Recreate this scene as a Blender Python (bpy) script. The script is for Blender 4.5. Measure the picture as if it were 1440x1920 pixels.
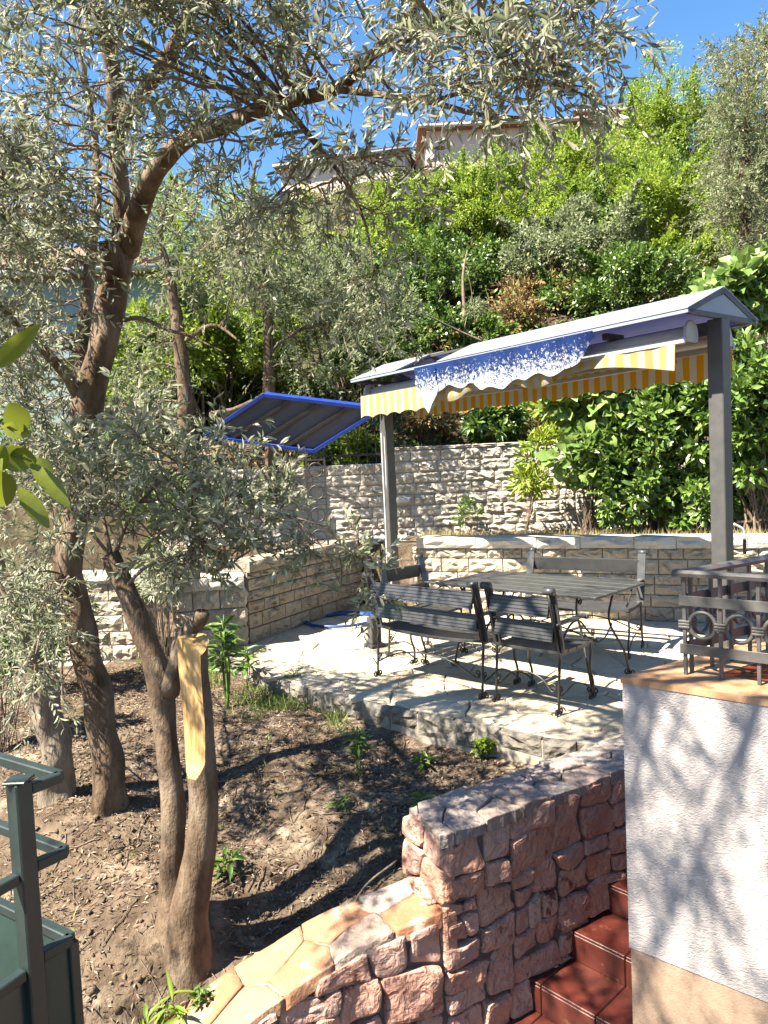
import bpy, math, random
import numpy as np
from mathutils import Vector, Matrix

# ------------------------------------------------------------------ camera, sky, sun, exposure
SC = bpy.context.scene
COL = SC.collection
for o in list(bpy.data.objects):
    bpy.data.objects.remove(o)
FPX, PITCH, ROLL = 1400.0, math.radians(-3.2), math.radians(-2.5)
CAM = np.array([0.0, 0.0, 1.72])
cd = bpy.data.cameras.new('camera')
cam = bpy.data.objects.new('camera', cd)
COL.objects.link(cam)
cam.matrix_world = Matrix.Translation(Vector(CAM)) @ Matrix.Rotation(math.pi/2 + PITCH, 4, 'X') @ Matrix.Rotation(ROLL, 4, 'Z')
cd.sensor_fit = 'VERTICAL'
cd.sensor_height = 24.0
cd.lens = 24.0*FPX/1920.0
cd.clip_start, cd.clip_end = 0.05, 600.0
SC.camera = cam

SUN_EL = math.radians(52)
SUN_H = np.array([-0.86, -0.51])                      # horizontal direction towards the sun
SUN_V = Vector((SUN_H[0]*math.cos(SUN_EL), SUN_H[1]*math.cos(SUN_EL), math.sin(SUN_EL))).normalized()
world = bpy.data.worlds.new('World')
SC.world = world
world.use_nodes = True
wn = world.node_tree
bg = wn.nodes['Background']
sky = wn.nodes.new('ShaderNodeTexSky')
sky.sky_type = 'NISHITA'
sky.sun_disc = False
sky.sun_elevation = SUN_EL
sky.sun_rotation = math.atan2(SUN_V.x, SUN_V.y)
sky.air_density, sky.dust_density, sky.ozone_density = 1.0, 0.1, 2.0
hs = wn.nodes.new('ShaderNodeHueSaturation'); hs.inputs['Saturation'].default_value = 1.22
wn.links.new(sky.outputs[0], hs.inputs['Color']); wn.links.new(hs.outputs[0], bg.inputs[0])
bg.inputs[1].default_value = 0.056
sl = bpy.data.lights.new('sun', 'SUN')
sl.energy, sl.angle, sl.color = 5.0, math.radians(0.53), (1.0, 0.92, 0.78)
so = bpy.data.objects.new('sun', sl)
COL.objects.link(so)
so.rotation_euler = (-SUN_V).to_track_quat('-Z', 'Y').to_euler()
vs = SC.view_settings
vs.view_transform, vs.look, vs.exposure, vs.gamma, vs.use_curve_mapping = 'Standard', 'None', 2.4, 1.0, False
try:
    SC.cycles.max_bounces = 6
    SC.cycles.diffuse_bounces = 3
    SC.cycles.transmission_bounces = 4
    SC.cycles.use_denoising = True
except Exception:
    pass

# ------------------------------------------------------------------ small maths helpers
RM = np.array(cam.matrix_world.to_3x3())
def ray(px, py):
    return RM @ np.array([(px-720)/FPX, -(py-960)/FPX, -1.0])
def at(px, py, d):                                    # a point of the place, d metres ahead
    r = ray(px, py)
    return CAM + r*d/r[1]
def on(px, py, z):                                    # a point of the place at height z
    r = ray(px, py)
    return CAM + r*(z-CAM[2])/r[2]
RNG = np.random.default_rng(7)
random.seed(7)
def unit(v):
    v = np.asarray(v, float)
    return v/(np.linalg.norm(v, axis=-1, keepdims=True)+1e-9)
def rot2(v, a):
    c, s = math.cos(a), math.sin(a)
    return np.array([v[0]*c-v[1]*s, v[0]*s+v[1]*c])
def vnoise(p, s=1.0, seed=0):                         # cheap smooth noise from sines, about -1..1
    p = np.asarray(p, float)*s
    x, y, z = p[..., 0]+seed*1.7, p[..., 1]-seed*2.3, p[..., 2]+seed*.9
    return (np.sin(1.7*x+2.1*y+.6*z)+np.sin(-2.3*x+1.3*y+1.9*z+1.3)+np.sin(3.1*x-2.7*z+2.2*y+.7)*.7+np.sin(4.3*y+3.7*z-2.9*x+2.1)*.5)/3.0
def catmull(P, n):
    P = np.asarray(P, float)
    if len(P) < 3:
        t = np.linspace(0, 1, n)[:, None]
        return P[0]*(1-t)+P[-1]*t
    Q = np.vstack([2*P[0]-P[1], P, 2*P[-1]-P[-2]])
    ts = np.linspace(0, len(P)-1-1e-6, n)
    i = ts.astype(int); t = (ts-i)[:, None]
    a, b, c, d = Q[i], Q[i+1], Q[i+2], Q[i+3]
    return .5*((2*b)+(-a+c)*t+(2*a-5*b+4*c-d)*t**2+(-a+3*b-3*c+d)*t**3)

# ------------------------------------------------------------------ mesh helpers
class MB:
    def __init__(s):
        s.v, s.f = [], []
    def add(s, V, F):
        k = len(s.v)
        s.v.extend([tuple(map(float, p)) for p in V])
        s.f.extend([tuple(int(i)+k for i in f) for f in F])
        return s
    def box(s, c, size, R=None, bev=0.0):
        x, y, z = [h/2 for h in size]
        b = min(bev, x*.9, y*.9, z*.9)
        if b <= 0:
            V = [(i*x, j*y, k*z) for i in (-1, 1) for j in (-1, 1) for k in (-1, 1)]
            F = [(0, 1, 3, 2), (4, 6, 7, 5), (0, 4, 5, 1), (2, 3, 7, 6), (0, 2, 6, 4), (1, 5, 7, 3)]
        else:
            V, F = [], []
            idx = {}
            for i in (-1, 1):
                for j in (-1, 1):
                    for k in (-1, 1):
                        idx[i, j, k, 0] = len(V); V.append((i*x, j*(y-b), k*(z-b)))
                        idx[i, j, k, 1] = len(V); V.append((i*(x-b), j*y, k*(z-b)))
                        idx[i, j, k, 2] = len(V); V.append((i*(x-b), j*(y-b), k*z))
            def q(*ks): F.append(tuple(idx[k] for k in ks))
            for i in (-1, 1):
                q((i, -1, -1, 0), (i, 1, -1, 0), (i, 1, 1, 0), (i, -1, 1, 0))
                q((-1, i, -1, 1), (1, i, -1, 1), (1, i, 1, 1), (-1, i, 1, 1))
                q((-1, -1, i, 2), (1, -1, i, 2), (1, 1, i, 2), (-1, 1, i, 2))
                for j in (-1, 1):
                    q((i, j, -1, 0), (i, j, 1, 0), (i, j, 1, 1), (i, j, -1, 1))
                    q((i, -1, j, 0), (i, 1, j, 0), (i, 1, j, 2), (i, -1, j, 2))
                    q((-1, i, j, 1), (1, i, j, 1), (1, i, j, 2), (-1, i, j, 2))
                    for k in (-1, 1):
                        q((i, j, k, 0), (i, j, k, 1), (i, j, k, 2))
        V = np.array(V, float)
        if R is not None:
            V = V @ np.array(R).T
        return s.add(V+np.array(c, float), F)
    def tube(s, P, r, sides=6, n=None, cap=True, noise=0.0, nscale=6.0, flat=None):
        P = np.asarray(P, float)
        r = np.broadcast_to(np.asarray(r, float), (len(P),))
        if n and n != len(P):
            r = np.interp(np.linspace(0, 1, n), np.linspace(0, 1, len(P)), r)
            P = catmull(P, n)
        V, F = tube_np(P, r, sides, noise, nscale, cap, flat)
        return s.add(V, F)
    def prism(s, poly, z0, z1):                       # poly: list of (x, y)
        n = len(poly)
        V = [(p[0], p[1], z0) for p in poly]+[(p[0], p[1], z1) for p in poly]
        F = [tuple(range(n))[::-1], tuple(range(n, 2*n))]+[(i, (i+1) % n, n+(i+1) % n, n+i) for i in range(n)]
        return s.add(V, F)
    def bar(s, a, b, w, h, up=(0, 0, 1), bev=0.0):    # box from a to b, w across, h along up
        a, b = np.array(a, float), np.array(b, float)
        d = b-a; L = np.linalg.norm(d); d /= L
        y = unit(np.cross(np.array(up, float), d)); z = np.cross(d, y)
        return s.box((a+b)/2, (L, w, h), np.array([d, y, z]).T, bev)
    def mesh(s, name, mat, smooth=False):
        me = bpy.data.meshes.new(name)
        me.from_pydata(s.v, [], s.f)
        fix(me)
        if smooth:
            me.polygons.foreach_set('use_smooth', [True]*len(me.polygons))
        me.materials.append(mat)
        return me
    def build(s, name, mat, parent=None, smooth=False):
        return link(name, s.mesh(name, mat, smooth), parent)
def fix(me):
    import bmesh
    bm = bmesh.new(); bm.from_mesh(me)
    bmesh.ops.recalc_face_normals(bm, faces=bm.faces)
    bm.to_mesh(me); bm.free()
def link(name, me, parent=None, M=None):
    o = bpy.data.objects.new(name, me)
    COL.objects.link(o)
    if parent is not None:
        o.parent = parent
    if M is not None:
        o.matrix_local = M
    return o
def empty(name, loc=(0, 0, 0), rz=0.0):
    o = bpy.data.objects.new(name, None)
    COL.objects.link(o)
    o.location = loc; o.rotation_euler = (0, 0, rz); o.empty_display_size = .1
    return o
def tag(o, label, cat, group=None):
    o['label'] = label; o['category'] = cat
    if group: o['group'] = group
    return o
def structure(o):
    o['kind'] = 'structure'; return o
def stuff(o):
    o['kind'] = 'stuff'; return o
def copy_tree(o, parent=None):
    c = o.copy(); COL.objects.link(c); c.parent = parent
    for ch in list(o.children):
        copy_tree(ch, c)
    return c
def tube_np(P, r, sides=6, noise=0.0, nscale=6.0, cap=True, flat=None):
    n = len(P)
    T = unit(np.gradient(P, axis=0))
    ref = np.array([0, 0, 1.0]) if abs(T[0][2]) < .9 else np.array([1.0, 0, 0])
    N = np.zeros_like(P)
    u = unit(np.cross(T[0], ref))
    for i in range(n):
        u = unit(u-T[i]*np.dot(u, T[i])); N[i] = u
    B = np.cross(T, N)
    a = np.linspace(0, 2*math.pi, sides, endpoint=False)
    ring = N[:, None]*np.cos(a)[None, :, None]+B[:, None]*np.sin(a)[None, :, None]
    V = P[:, None]+ring*r[:, None, None]
    if noise:
        V = V+ring*(r[:, None]*noise*(vnoise(V, nscale)+.6*vnoise(V*np.array([1, 1, .25]), nscale*2.6, 3)))[..., None]
    V = V.reshape(-1, 3)
    F = []
    for i in range(n-1):
        for j in range(sides):
            k = (j+1) % sides
            F.append((i*sides+j, i*sides+k, (i+1)*sides+k, (i+1)*sides+j))
    if cap:
        F.append(tuple(range(sides))[::-1]); F.append(tuple((n-1)*sides+j for j in range(sides)))
    return V, F
def mesh_np(name, V, F, mat, smooth=False):           # V (n,3), F (m,k) arrays, fast
    me = bpy.data.meshes.new(name)
    V = np.asarray(V, np.float32); F = np.asarray(F, np.int32)
    m, k = F.shape
    me.vertices.add(len(V)); me.vertices.foreach_set('co', V.ravel())
    me.loops.add(m*k); me.loops.foreach_set('vertex_index', F.ravel())
    me.polygons.add(m); me.polygons.foreach_set('loop_start', np.arange(0, m*k, k, dtype=np.int32))
    if smooth:
        me.polygons.foreach_set('use_smooth', np.ones(m, bool))
    me.materials.append(mat)
    me.update(calc_edges=True)
    return me
def leaf_arrays(P, D, L, W, rng, fold=.25, curl=.15, wide=.5, simple=False, up=None):
    """one small leaf for each point P along D; six-cornered blades with a folded midrib"""
    n = len(P)
    D = unit(D)
    U = rng.normal(size=(n, 3)) if up is None else up+rng.normal(size=(n, 3))*.55
    S = unit(np.cross(D, U)); N = np.cross(S, D)
    L = np.broadcast_to(L, (n,))[:, None]; W = np.broadcast_to(W, (n,))[:, None]
    if simple:
        V = np.stack([P, P+D*L*wide+S*W*.5, P+D*L-N*L*curl, P+D*L*wide-S*W*.5], 1).reshape(-1, 3)
        F = (np.arange(n)[:, None]*4+np.arange(4)[None, :])
        return V, F
    f = N*W*fold
    a = P
    b1, b2 = P+D*L*.28+S*W*.42+f, P+D*L*.28-S*W*.42+f
    m1, m2 = P+D*L*.62+S*W*.5+f-N*L*curl*.35, P+D*L*.62-S*W*.5+f-N*L*curl*.35
    mm = P+D*L*.5-N*L*curl*.2
    t = P+D*L-N*L*curl
    V = np.stack([a, b1, m1, t, m2, b2, mm], 1).reshape(-1, 3)
    q = np.array([[0, 1, 2, 6], [6, 2, 3, 6], [0, 6, 4, 5], [6, 3, 4, 6]])
    F = []
    base = np.arange(n)[:, None]*7
    F = np.concatenate([base+np.array(x)[None, :] for x in ([0, 1, 6], [1, 2, 6], [2, 3, 6], [3, 4, 6], [4, 5, 6], [5, 0, 6])])
    return V, F
def clip_poly(poly, p, nrm):                          # keep the side where (x-p).n <= 0
    out = []
    for i in range(len(poly)):
        a, b = poly[i], poly[(i+1) % len(poly)]
        da, db = np.dot(a-p, nrm), np.dot(b-p, nrm)
        if da <= 0: out.append(a)
        if (da < 0 < db) or (db < 0 < da):
            out.append(a+(b-a)*da/(da-db))
    return out
def cell(i, S, bounds, gap, k=22):
    poly = [np.array(p, float) for p in bounds]
    order = np.argsort(np.sum((S-S[i])**2, 1))[1:k]
    for j in order:
        d = S[j]-S[i]; L = np.linalg.norm(d)
        if L < 1e-6: continue
        poly = clip_poly(poly, (S[i]+S[j])/2-d/L*gap/2, d/L)
        if len(poly) < 3: return []
    return poly
def shrink(poly, c, a):
    out = []
    for p in poly:
        d = p-c; L = np.linalg.norm(d)
        out.append(c+d*max(0.05, (L-a)/L))
    return out
def inside(p, poly):
    x, y = p[0], p[1]; r = False
    for i in range(len(poly)):
        x1, y1 = poly[i][:2]; x2, y2 = poly[i-1][:2]
        if (y1 > y) != (y2 > y) and x < (x2-x1)*(y-y1)/(y2-y1)+x1: r = not r
    return r

# ------------------------------------------------------------------ materials
def mat(name, cols, rough=.75, ns=4.0, nd=6.0, bump=.3, bs=40.0, rnd=None, rcols=None, ramt=.6, metal=0.0, transl=0.0,
        spec=.4, tcol=None, stretch=(1, 1, 1), b2=None, spots=None, coat=0.0, lo=.3, hi=.7, objco=False):
    m = bpy.data.materials.new(name); m.use_nodes = True
    t = m.node_tree; N = t.nodes; K = t.links
    bs_ = N['Principled BSDF']
    bs_.inputs['Roughness'].default_value = rough
    bs_.inputs['Metallic'].default_value = metal
    bs_.inputs['Specular IOR Level'].default_value = spec
    bs_.inputs['Coat Weight'].default_value = coat
    if objco:
        tc = N.new('ShaderNodeTexCoord'); pos = tc.outputs['Object']
    else:
        g = N.new('ShaderNodeNewGeometry'); pos = g.outputs['Position']
    if stretch != (1, 1, 1):
        mp = N.new('ShaderNodeMapping'); mp.inputs['Scale'].default_value = stretch
        K.new(pos, mp.inputs['Vector']); pos = mp.outputs[0]
    nz = N.new('ShaderNodeTexNoise'); nz.inputs['Scale'].default_value = ns; nz.inputs['Detail'].default_value = nd
    nz.inputs['Roughness'].default_value = .62
    K.new(pos, nz.inputs['Vector'])
    rp = N.new('ShaderNodeValToRGB'); e = rp.color_ramp.elements
    while len(e) < len(cols): e.new(.5)
    for i, c in enumerate(cols):
        e[i].position = lo+(hi-lo)*i/max(1, len(cols)-1); e[i].color = (*c, 1)
    K.new(nz.outputs['Fac'], rp.inputs['Fac'])
    col = rp.outputs['Color']
    if rnd:
        if rnd == 'obj':
            oi = N.new('ShaderNodeObjectInfo'); rv = oi.outputs['Random']
        else:
            gi = N.new('ShaderNodeNewGeometry'); rv = gi.outputs['Random Per Island']
        rr = N.new('ShaderNodeValToRGB'); e = rr.color_ramp.elements
        while len(e) < len(rcols): e.new(.5)
        for i, c in enumerate(rcols):
            e[i].position = i/max(1, len(rcols)-1); e[i].color = (*c, 1)
        K.new(rv, rr.inputs['Fac'])
        mx = N.new('ShaderNodeMix'); mx.data_type = 'RGBA'; mx.inputs['Factor'].default_value = ramt
        K.new(col, mx.inputs[6]); K.new(rr.outputs['Color'], mx.inputs[7]); col = mx.outputs[2]
    if spots:                                          # (colour, scale, threshold) lichen, rust, droppings
        for (sc_, ss, th, wd) in spots:
            n2 = N.new('ShaderNodeTexNoise'); n2.inputs['Scale'].default_value = ss; n2.inputs['Detail'].default_value = 8
            n2.inputs['Roughness'].default_value = .7
            K.new(pos, n2.inputs['Vector'])
            mr = N.new('ShaderNodeMapRange'); mr.inputs[1].default_value = th; mr.inputs[2].default_value = th+wd
            K.new(n2.outputs['Fac'], mr.inputs[0])
            mx = N.new('ShaderNodeMix'); mx.data_type = 'RGBA'
            K.new(mr.outputs[0], mx.inputs['Factor']); K.new(col, mx.inputs[6]); mx.inputs[7].default_value = (*sc_, 1); col = mx.outputs[2]
    K.new(col, bs_.inputs['Base Color'])
    if bump:
        bn = N.new('ShaderNodeTexNoise'); bn.inputs['Scale'].default_value = bs; bn.inputs['Detail'].default_value = 7
        bn.inputs['Roughness'].default_value = .6
        K.new(pos, bn.inputs['Vector'])
        bp = N.new('ShaderNodeBump'); bp.inputs['Strength'].default_value = bump; bp.inputs['Distance'].default_value = .6/bs
        K.new(bn.outputs['Fac'], bp.inputs['Height'])
        last = bp
        if b2:
            n3 = N.new('ShaderNodeTexNoise'); n3.inputs['Scale'].default_value = b2[0]; n3.inputs['Detail'].default_value = 5
            if len(b2) > 2: n3.inputs['Distortion'].default_value = b2[2]
            K.new(pos, n3.inputs['Vector'])
            bp2 = N.new('ShaderNodeBump'); bp2.inputs['Strength'].default_value = b2[1]; bp2.inputs['Distance'].default_value = .6/b2[0]
            K.new(n3.outputs['Fac'], bp2.inputs['Height']); K.new(bp.outputs[0], bp2.inputs['Normal']); last = bp2
        K.new(last.outputs[0], bs_.inputs['Normal'])
    if transl:
        tr = N.new('ShaderNodeBsdfTranslucent')
        if tcol: tr.inputs[0].default_value = (*tcol, 1)
        else: K.new(col, tr.inputs[0])
        ms = N.new('ShaderNodeMixShader'); ms.inputs[0].default_value = transl
        K.new(bs_.outputs[0], ms.inputs[1]); K.new(tr.outputs[0], ms.inputs[2])
        K.new(ms.outputs[0], N['Material Output'].inputs[0])
    return m
def C(*a):
    return tuple(a)
M = {}
M['soil'] = mat('soil', [C(.042, .028, .019), C(.094, .068, .046), C(.160, .120, .084)], .95, 5, 9, .9, 60, b2=(14, .8), spec=.1,
                spots=[(C(.263, .210, .151), 3.0, .54, .15), (C(.028, .019, .014), 7.0, .56, .1)])
M['litter'] = mat('dry_leaf', [C(.153, .102, .068)], .8, 3, 2, 0, rnd='island', rcols=[C(.025, .015, .011), C(.068, .043, .025), C(.145, .102, .064), C(.272, .212, .153), C(.060, .036, .024)], ramt=1, spec=.25)
M['straw'] = mat('straw', [C(.300, .225, .098)], .8, 3, 2, 0, rnd='island', rcols=[C(.240, .165, .068), C(.390, .315, .150), C(.180, .180, .060)], ramt=1, transl=.2)
M['grass'] = mat('grass_blade', [C(.075, .128, .022)], .7, 3, 2, 0, rnd='island', rcols=[C(.045, .098, .015), C(.120, .180, .030), C(.210, .225, .075)], ramt=1, transl=.3)
M['paving'] = mat('paving_stone', [C(.281, .226, .160), C(.412, .350, .250), C(.494, .427, .319)], .8, 5, 8, .5, 45, rnd='obj', rcols=[C(.313, .256, .180), C(.453, .389, .292), C(.379, .295, .194), C(.494, .435, .332)], ramt=.45, spec=.25, b2=(9, .4),
                  spots=[(C(.181, .155, .118), 5.0, .58, .12)])
M['kerb'] = mat('kerb_stone', [C(.096, .084, .066), C(.156, .138, .114), C(.216, .198, .168)], .85, 8, 9, .7, 50, rnd='obj', rcols=[C(.102, .090, .072), C(.204, .186, .156), C(.144, .120, .096)], ramt=.5, spec=.2, b2=(16, .6))
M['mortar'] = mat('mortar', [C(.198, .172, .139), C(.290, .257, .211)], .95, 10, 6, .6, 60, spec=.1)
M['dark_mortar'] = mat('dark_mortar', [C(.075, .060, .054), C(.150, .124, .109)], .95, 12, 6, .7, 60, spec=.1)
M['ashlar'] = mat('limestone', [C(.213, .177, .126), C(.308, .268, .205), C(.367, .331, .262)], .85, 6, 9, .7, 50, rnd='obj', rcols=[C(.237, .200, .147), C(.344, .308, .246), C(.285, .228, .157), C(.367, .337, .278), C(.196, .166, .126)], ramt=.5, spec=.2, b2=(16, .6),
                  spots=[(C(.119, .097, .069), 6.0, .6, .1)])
M['ashlar_shaded'] = mat('shaded_limestone', [C(.164, .132, .090), C(.229, .197, .148), C(.273, .251, .206)], .85, 6, 9, .7, 50, rnd='obj', rcols=[C(.186, .149, .097), C(.251, .227, .180), C(.218, .191, .142)], ramt=.5, spec=.2, b2=(16, .6),
                       spots=[(C(.076, .066, .052), 5.0, .55, .12)])  # limestone copy for the shaded faces, their shade put into the colour
M['coping'] = mat('coping_stone', [C(.277, .244, .198), C(.370, .343, .297), C(.422, .396, .356)], .85, 6, 9, .7, 40, rnd='obj', rcols=[C(.330, .304, .264), C(.396, .376, .330)], ramt=.4, spec=.2, spots=[(C(.185, .165, .139), 8.0, .58, .1)])
M['split'] = mat('split_face_block', [C(.287, .251, .206), C(.349, .311, .261), C(.399, .359, .307)], .9, 8, 8, .6, 60, rnd='obj', rcols=[C(.312, .270, .217), C(.399, .359, .307), C(.349, .311, .256)], ramt=.5, spec=.15, b2=(24, .5))
M['pink'] = mat('pink_rubble_stone', [C(.264, .136, .101), C(.396, .234, .185), C(.484, .313, .244)], .72, 6, 10, .8, 55, rnd='obj', rcols=[C(.440, .243, .185), C(.406, .176, .101), C(.484, .313, .244), C(.340, .157, .109), C(.461, .225, .127)], ramt=.55, spec=.35, b2=(15, .9, 1.2),
                spots=[(C(.132, .044, .026), 7.0, .57, .07), (C(.550, .410, .320), 22.0, .67, .05)])
M['pink_top'] = mat('pink_coping_stone', [C(.192, .152, .132), C(.272, .224, .192), C(.320, .272, .240)], .8, 7, 10, .8, 50, rnd='obj', rcols=[C(.240, .208, .188), C(.264, .168, .120), C(.208, .168, .160), C(.288, .240, .208)], ramt=.55, spec=.3, b2=(13, .9),
                    spots=[(C(.160, .152, .128), 6.0, .57, .1), (C(.416, .368, .304), 14.0, .62, .06)])
M['terra'] = mat('terracotta_slab', [C(.243, .098, .046), C(.294, .145, .079), C(.330, .201, .126)], .75, 6, 9, .6, 40, rnd='obj', rcols=[C(.271, .104, .049), C(.308, .195, .120), C(.257, .126, .068), C(.301, .208, .142)], ramt=.6, spec=.3, spots=[(C(.397, .314, .235), 5.0, .55, .1)])
M['redtile'] = mat('glazed_red_tile', [C(.038, .008, .005), C(.060, .012, .008), C(.093, .022, .014)], .42, 5, 7, .12, 30, rnd='obj', rcols=[C(.047, .009, .006), C(.072, .015, .009)], ramt=.4, spec=.5, spots=[(C(.145, .064, .038), 9.0, .6, .12)])
M['grout'] = mat('grout', [C(.2, .1, .07), C(.27, .15, .11)], .95, 12, 5, .3, 60)
M['stucco'] = mat('white_stucco', [C(.276, .245, .235), C(.318, .286, .274), C(.345, .316, .303)], .9, 3, 8, .35, 120, spec=.15, b2=(42, .55, 2.0), stretch=(1, 1, 1.9), spots=[(C(.428, .376, .344), 1.6, .6, .2)])
M['render_tan'] = mat('tan_render_plinth', [C(.203, .139, .098), C(.262, .188, .135)], .95, 40, 6, .6, 160, spec=.1)
M['peach'] = mat('peach_coping_paint', [C(.315, .165, .083), C(.390, .232, .128)], .8, 6, 6, .2, 60, spec=.25, spots=[(C(.315, .203, .135), 5.0, .6, .12)])
M['redfloor'] = mat('red_patio_floor', [C(.140, .021, .008), C(.182, .032, .014)], .35, 30, 6, .2, 80, spots=[(C(.385, .238, .168), 60.0, .62, .04)])
M['iron'] = mat('black_wrought_iron', [C(.018, .016, .016), C(.035, .03, .028)], .45, 20, 5, .15, 120, spec=.5, metal=.2)
M['rail'] = mat('grey_railing_paint', [C(.044, .040, .037), C(.080, .075, .070)], .42, 12, 6, .12, 80, spec=.5, spots=[(C(.080, .040, .028), 18.0, .66, .05)])
M['furn'] = mat('slate_grey_furniture_board', [C(.026, .026, .028), C(.046, .047, .048)], .38, 14, 6, .15, 90, spec=.5, stretch=(1, 1, 1))
M['furn_iron'] = mat('bronze_grey_furniture_iron', [C(.020, .017, .015), C(.040, .034, .030)], .42, 25, 5, .15, 120, spec=.5, metal=.15)
M['postgrey'] = mat('grey_steel_post', [C(.041, .040, .038), C(.064, .061, .059)], .5, 9, 6, .1, 70, spec=.45, spots=[(C(.300, .300, .300), 40.0, .72, .03)])
M['frame'] = mat('dark_steel_frame', [C(.035, .033, .032), C(.06, .056, .053)], .5, 9, 5, .1, 70)
M['panel'] = mat('pale_roof_sheet', [C(.315, .345, .390), C(.375, .405, .435)], .3, 5, 5, .03, 30, spec=.5, transl=.42, tcol=C(.06, .13, .40))
M['cassette'] = mat('white_awning_metal', [C(.270, .266, .259), C(.330, .326, .315)], .4, 9, 5, .05, 50)
M['bluetrim'] = mat('blue_shelter_trim', [C(.006, .022, .15), C(.012, .04, .24)], .4, 9, 5, .05, 40)
M['sheet'] = mat('milky_shelter_sheet', [C(.064, .072, .108), C(.088, .096, .132)], .4, 5, 5, .05, 30, transl=.3, tcol=C(.080, .092, .144))
M['bark'] = mat('olive_bark', [C(.045, .030, .019), C(.116, .080, .052), C(.188, .145, .103)], .92, 9, 10, 1.0, 38, spec=.1, stretch=(1, 1, .45), b2=(90, .7), spots=[(C(.040, .030, .024), 12.0, .6, .08)])
M['bark_pale'] = mat('pale_olive_bark', [C(.112, .088, .064), C(.208, .168, .124), C(.272, .232, .176)], .92, 9, 10, 1.0, 34, spec=.1, stretch=(1, 1, .3), b2=(80, .7), spots=[(C(.080, .056, .040), 10.0, .6, .08)])
M['twig'] = mat('twig_bark', [C(.09, .065, .05), C(.2, .15, .11)], .9, 12, 5, .4, 80, spec=.1)
M['sawn'] = mat('fresh_sawn_wood', [C(.250, .123, .039), C(.395, .241, .095), C(.458, .311, .146)], .75, 7, 8, .25, 40, spec=.25, stretch=(9, 9, .6), spots=[(C(.166, .075, .022), 6.0, .6, .08)])
M['olive_leaf'] = mat('olive_leaf', [C(.152, .171, .104)], .5, 3, 2, 0, rnd='island', rcols=[C(.124, .148, .072), C(.199, .220, .119), C(.296, .305, .209), C(.400, .400, .315), C(.209, .228, .095)], ramt=1, transl=.42, spec=.35)
M['olive_leaf_far'] = mat('far_olive_leaf', [C(.147, .166, .101)], .55, 3, 2, 0, rnd='island', rcols=[C(.101, .129, .055), C(.184, .216, .101), C(.276, .304, .184)], ramt=1, transl=.36, spec=.3)
M['bright_leaf'] = mat('bright_leaf', [C(.045, .10, .02), C(.102, .187, .021), C(.357, .374, .043)], .5, 1.3, 3, 0, rnd='island', rcols=[C(.153, .230, .025), C(.289, .365, .038), C(.289, .365, .047), C(.145, .238, .025)], ramt=.6, transl=.4, spec=.4)
M['green_leaf'] = mat('green_leaf', [C(.025, .06, .012), C(.047, .101, .020), C(.156, .211, .039)], .45, 1.3, 3, 0, rnd='island', rcols=[C(.062, .125, .023), C(.117, .195, .039), C(.195, .265, .055)], ramt=.6, transl=.35, spec=.4)
M['dark_leaf'] = mat('glossy_dark_leaf', [C(.042, .081, .016)], .35, 3, 2, 0, rnd='island', rcols=[C(.042, .088, .016), C(.085, .153, .025), C(.161, .234, .044)], ramt=1, transl=.25, spec=.6)
M['dry_bush'] = mat('dry_brown_leaf', [C(.150, .098, .045)], .8, 3, 2, 0, rnd='island', rcols=[C(.090, .053, .026), C(.240, .150, .053), C(.300, .217, .090), C(.135, .128, .045)], ramt=1, transl=.2)
M['fig_leaf'] = mat('broad_pale_leaf', [C(.112, .180, .038)], .5, 3, 2, 0, rnd='island', rcols=[C(.105, .188, .038), C(.188, .277, .068), C(.270, .345, .112)], ramt=1, transl=.35, spec=.5)
M['citrus'] = mat('citrus_leaf', [C(.048, .104, .016), C(.096, .160, .024)], .35, 14, 4, .15, 40, rnd='island', rcols=[C(.040, .096, .016), C(.096, .160, .024), C(.208, .208, .016), C(.336, .272, .016)], ramt=.75, transl=.45, spec=.5)
M['hill'] = mat('hillside_soil', [C(.033, .025, .017), C(.061, .047, .028), C(.083, .066, .039)], .95, 2, 8, .8, 12, spec=.1)
M['hose'] = mat('blue_hose', [C(.007, .035, .150), C(.010, .050, .200)], .4, 10, 3, 0)
M['greenmetal'] = mat('dark_green_painted_steel', [C(.010, .018, .018), C(.020, .031, .030)], .4, 9, 6, .1, 60, spec=.5)
M['greenpanel'] = mat('dark_green_sheet_panel', [C(.009, .026, .023), C(.017, .039, .036)], .35, 5, 6, .05, 30, spec=.5)
M['pinkwall'] = mat('pale_pink_render', [C(.434, .336, .322), C(.476, .385, .364)], .9, 3, 6, .15, 30, spec=.15)
M['creamwall'] = mat('cream_render', [C(.390, .338, .260), C(.442, .397, .319)], .9, 3, 6, .15, 30, spec=.15)
M['bluewall'] = mat('pale_blue_grey_render', [C(.166, .224, .237), C(.205, .262, .275)], .85, 3, 6, .12, 30, spec=.2)
M['rooftile'] = mat('clay_roof_tile', [C(.154, .077, .049), C(.238, .133, .084)], .85, 9, 6, .3, 40)
M['shutter'] = mat('brown_shutter', [C(.10, .06, .05), C(.14, .09, .07)], .7, 9, 4, .1, 40)
M['glass'] = mat('dark_glass', [C(.02, .025, .03), C(.04, .05, .06)], .08, 4, 2, 0, spec=.6)
M['cord'] = mat('white_plastic_cord', [C(.6, .6, .58), C(.7, .7, .68)], .5, 9, 3, 0)
M['basin'] = mat('pale_blue_plastic', [C(.35, .5, .68), C(.42, .57, .74)], .35, 5, 3, 0, spec=.5)

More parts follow.
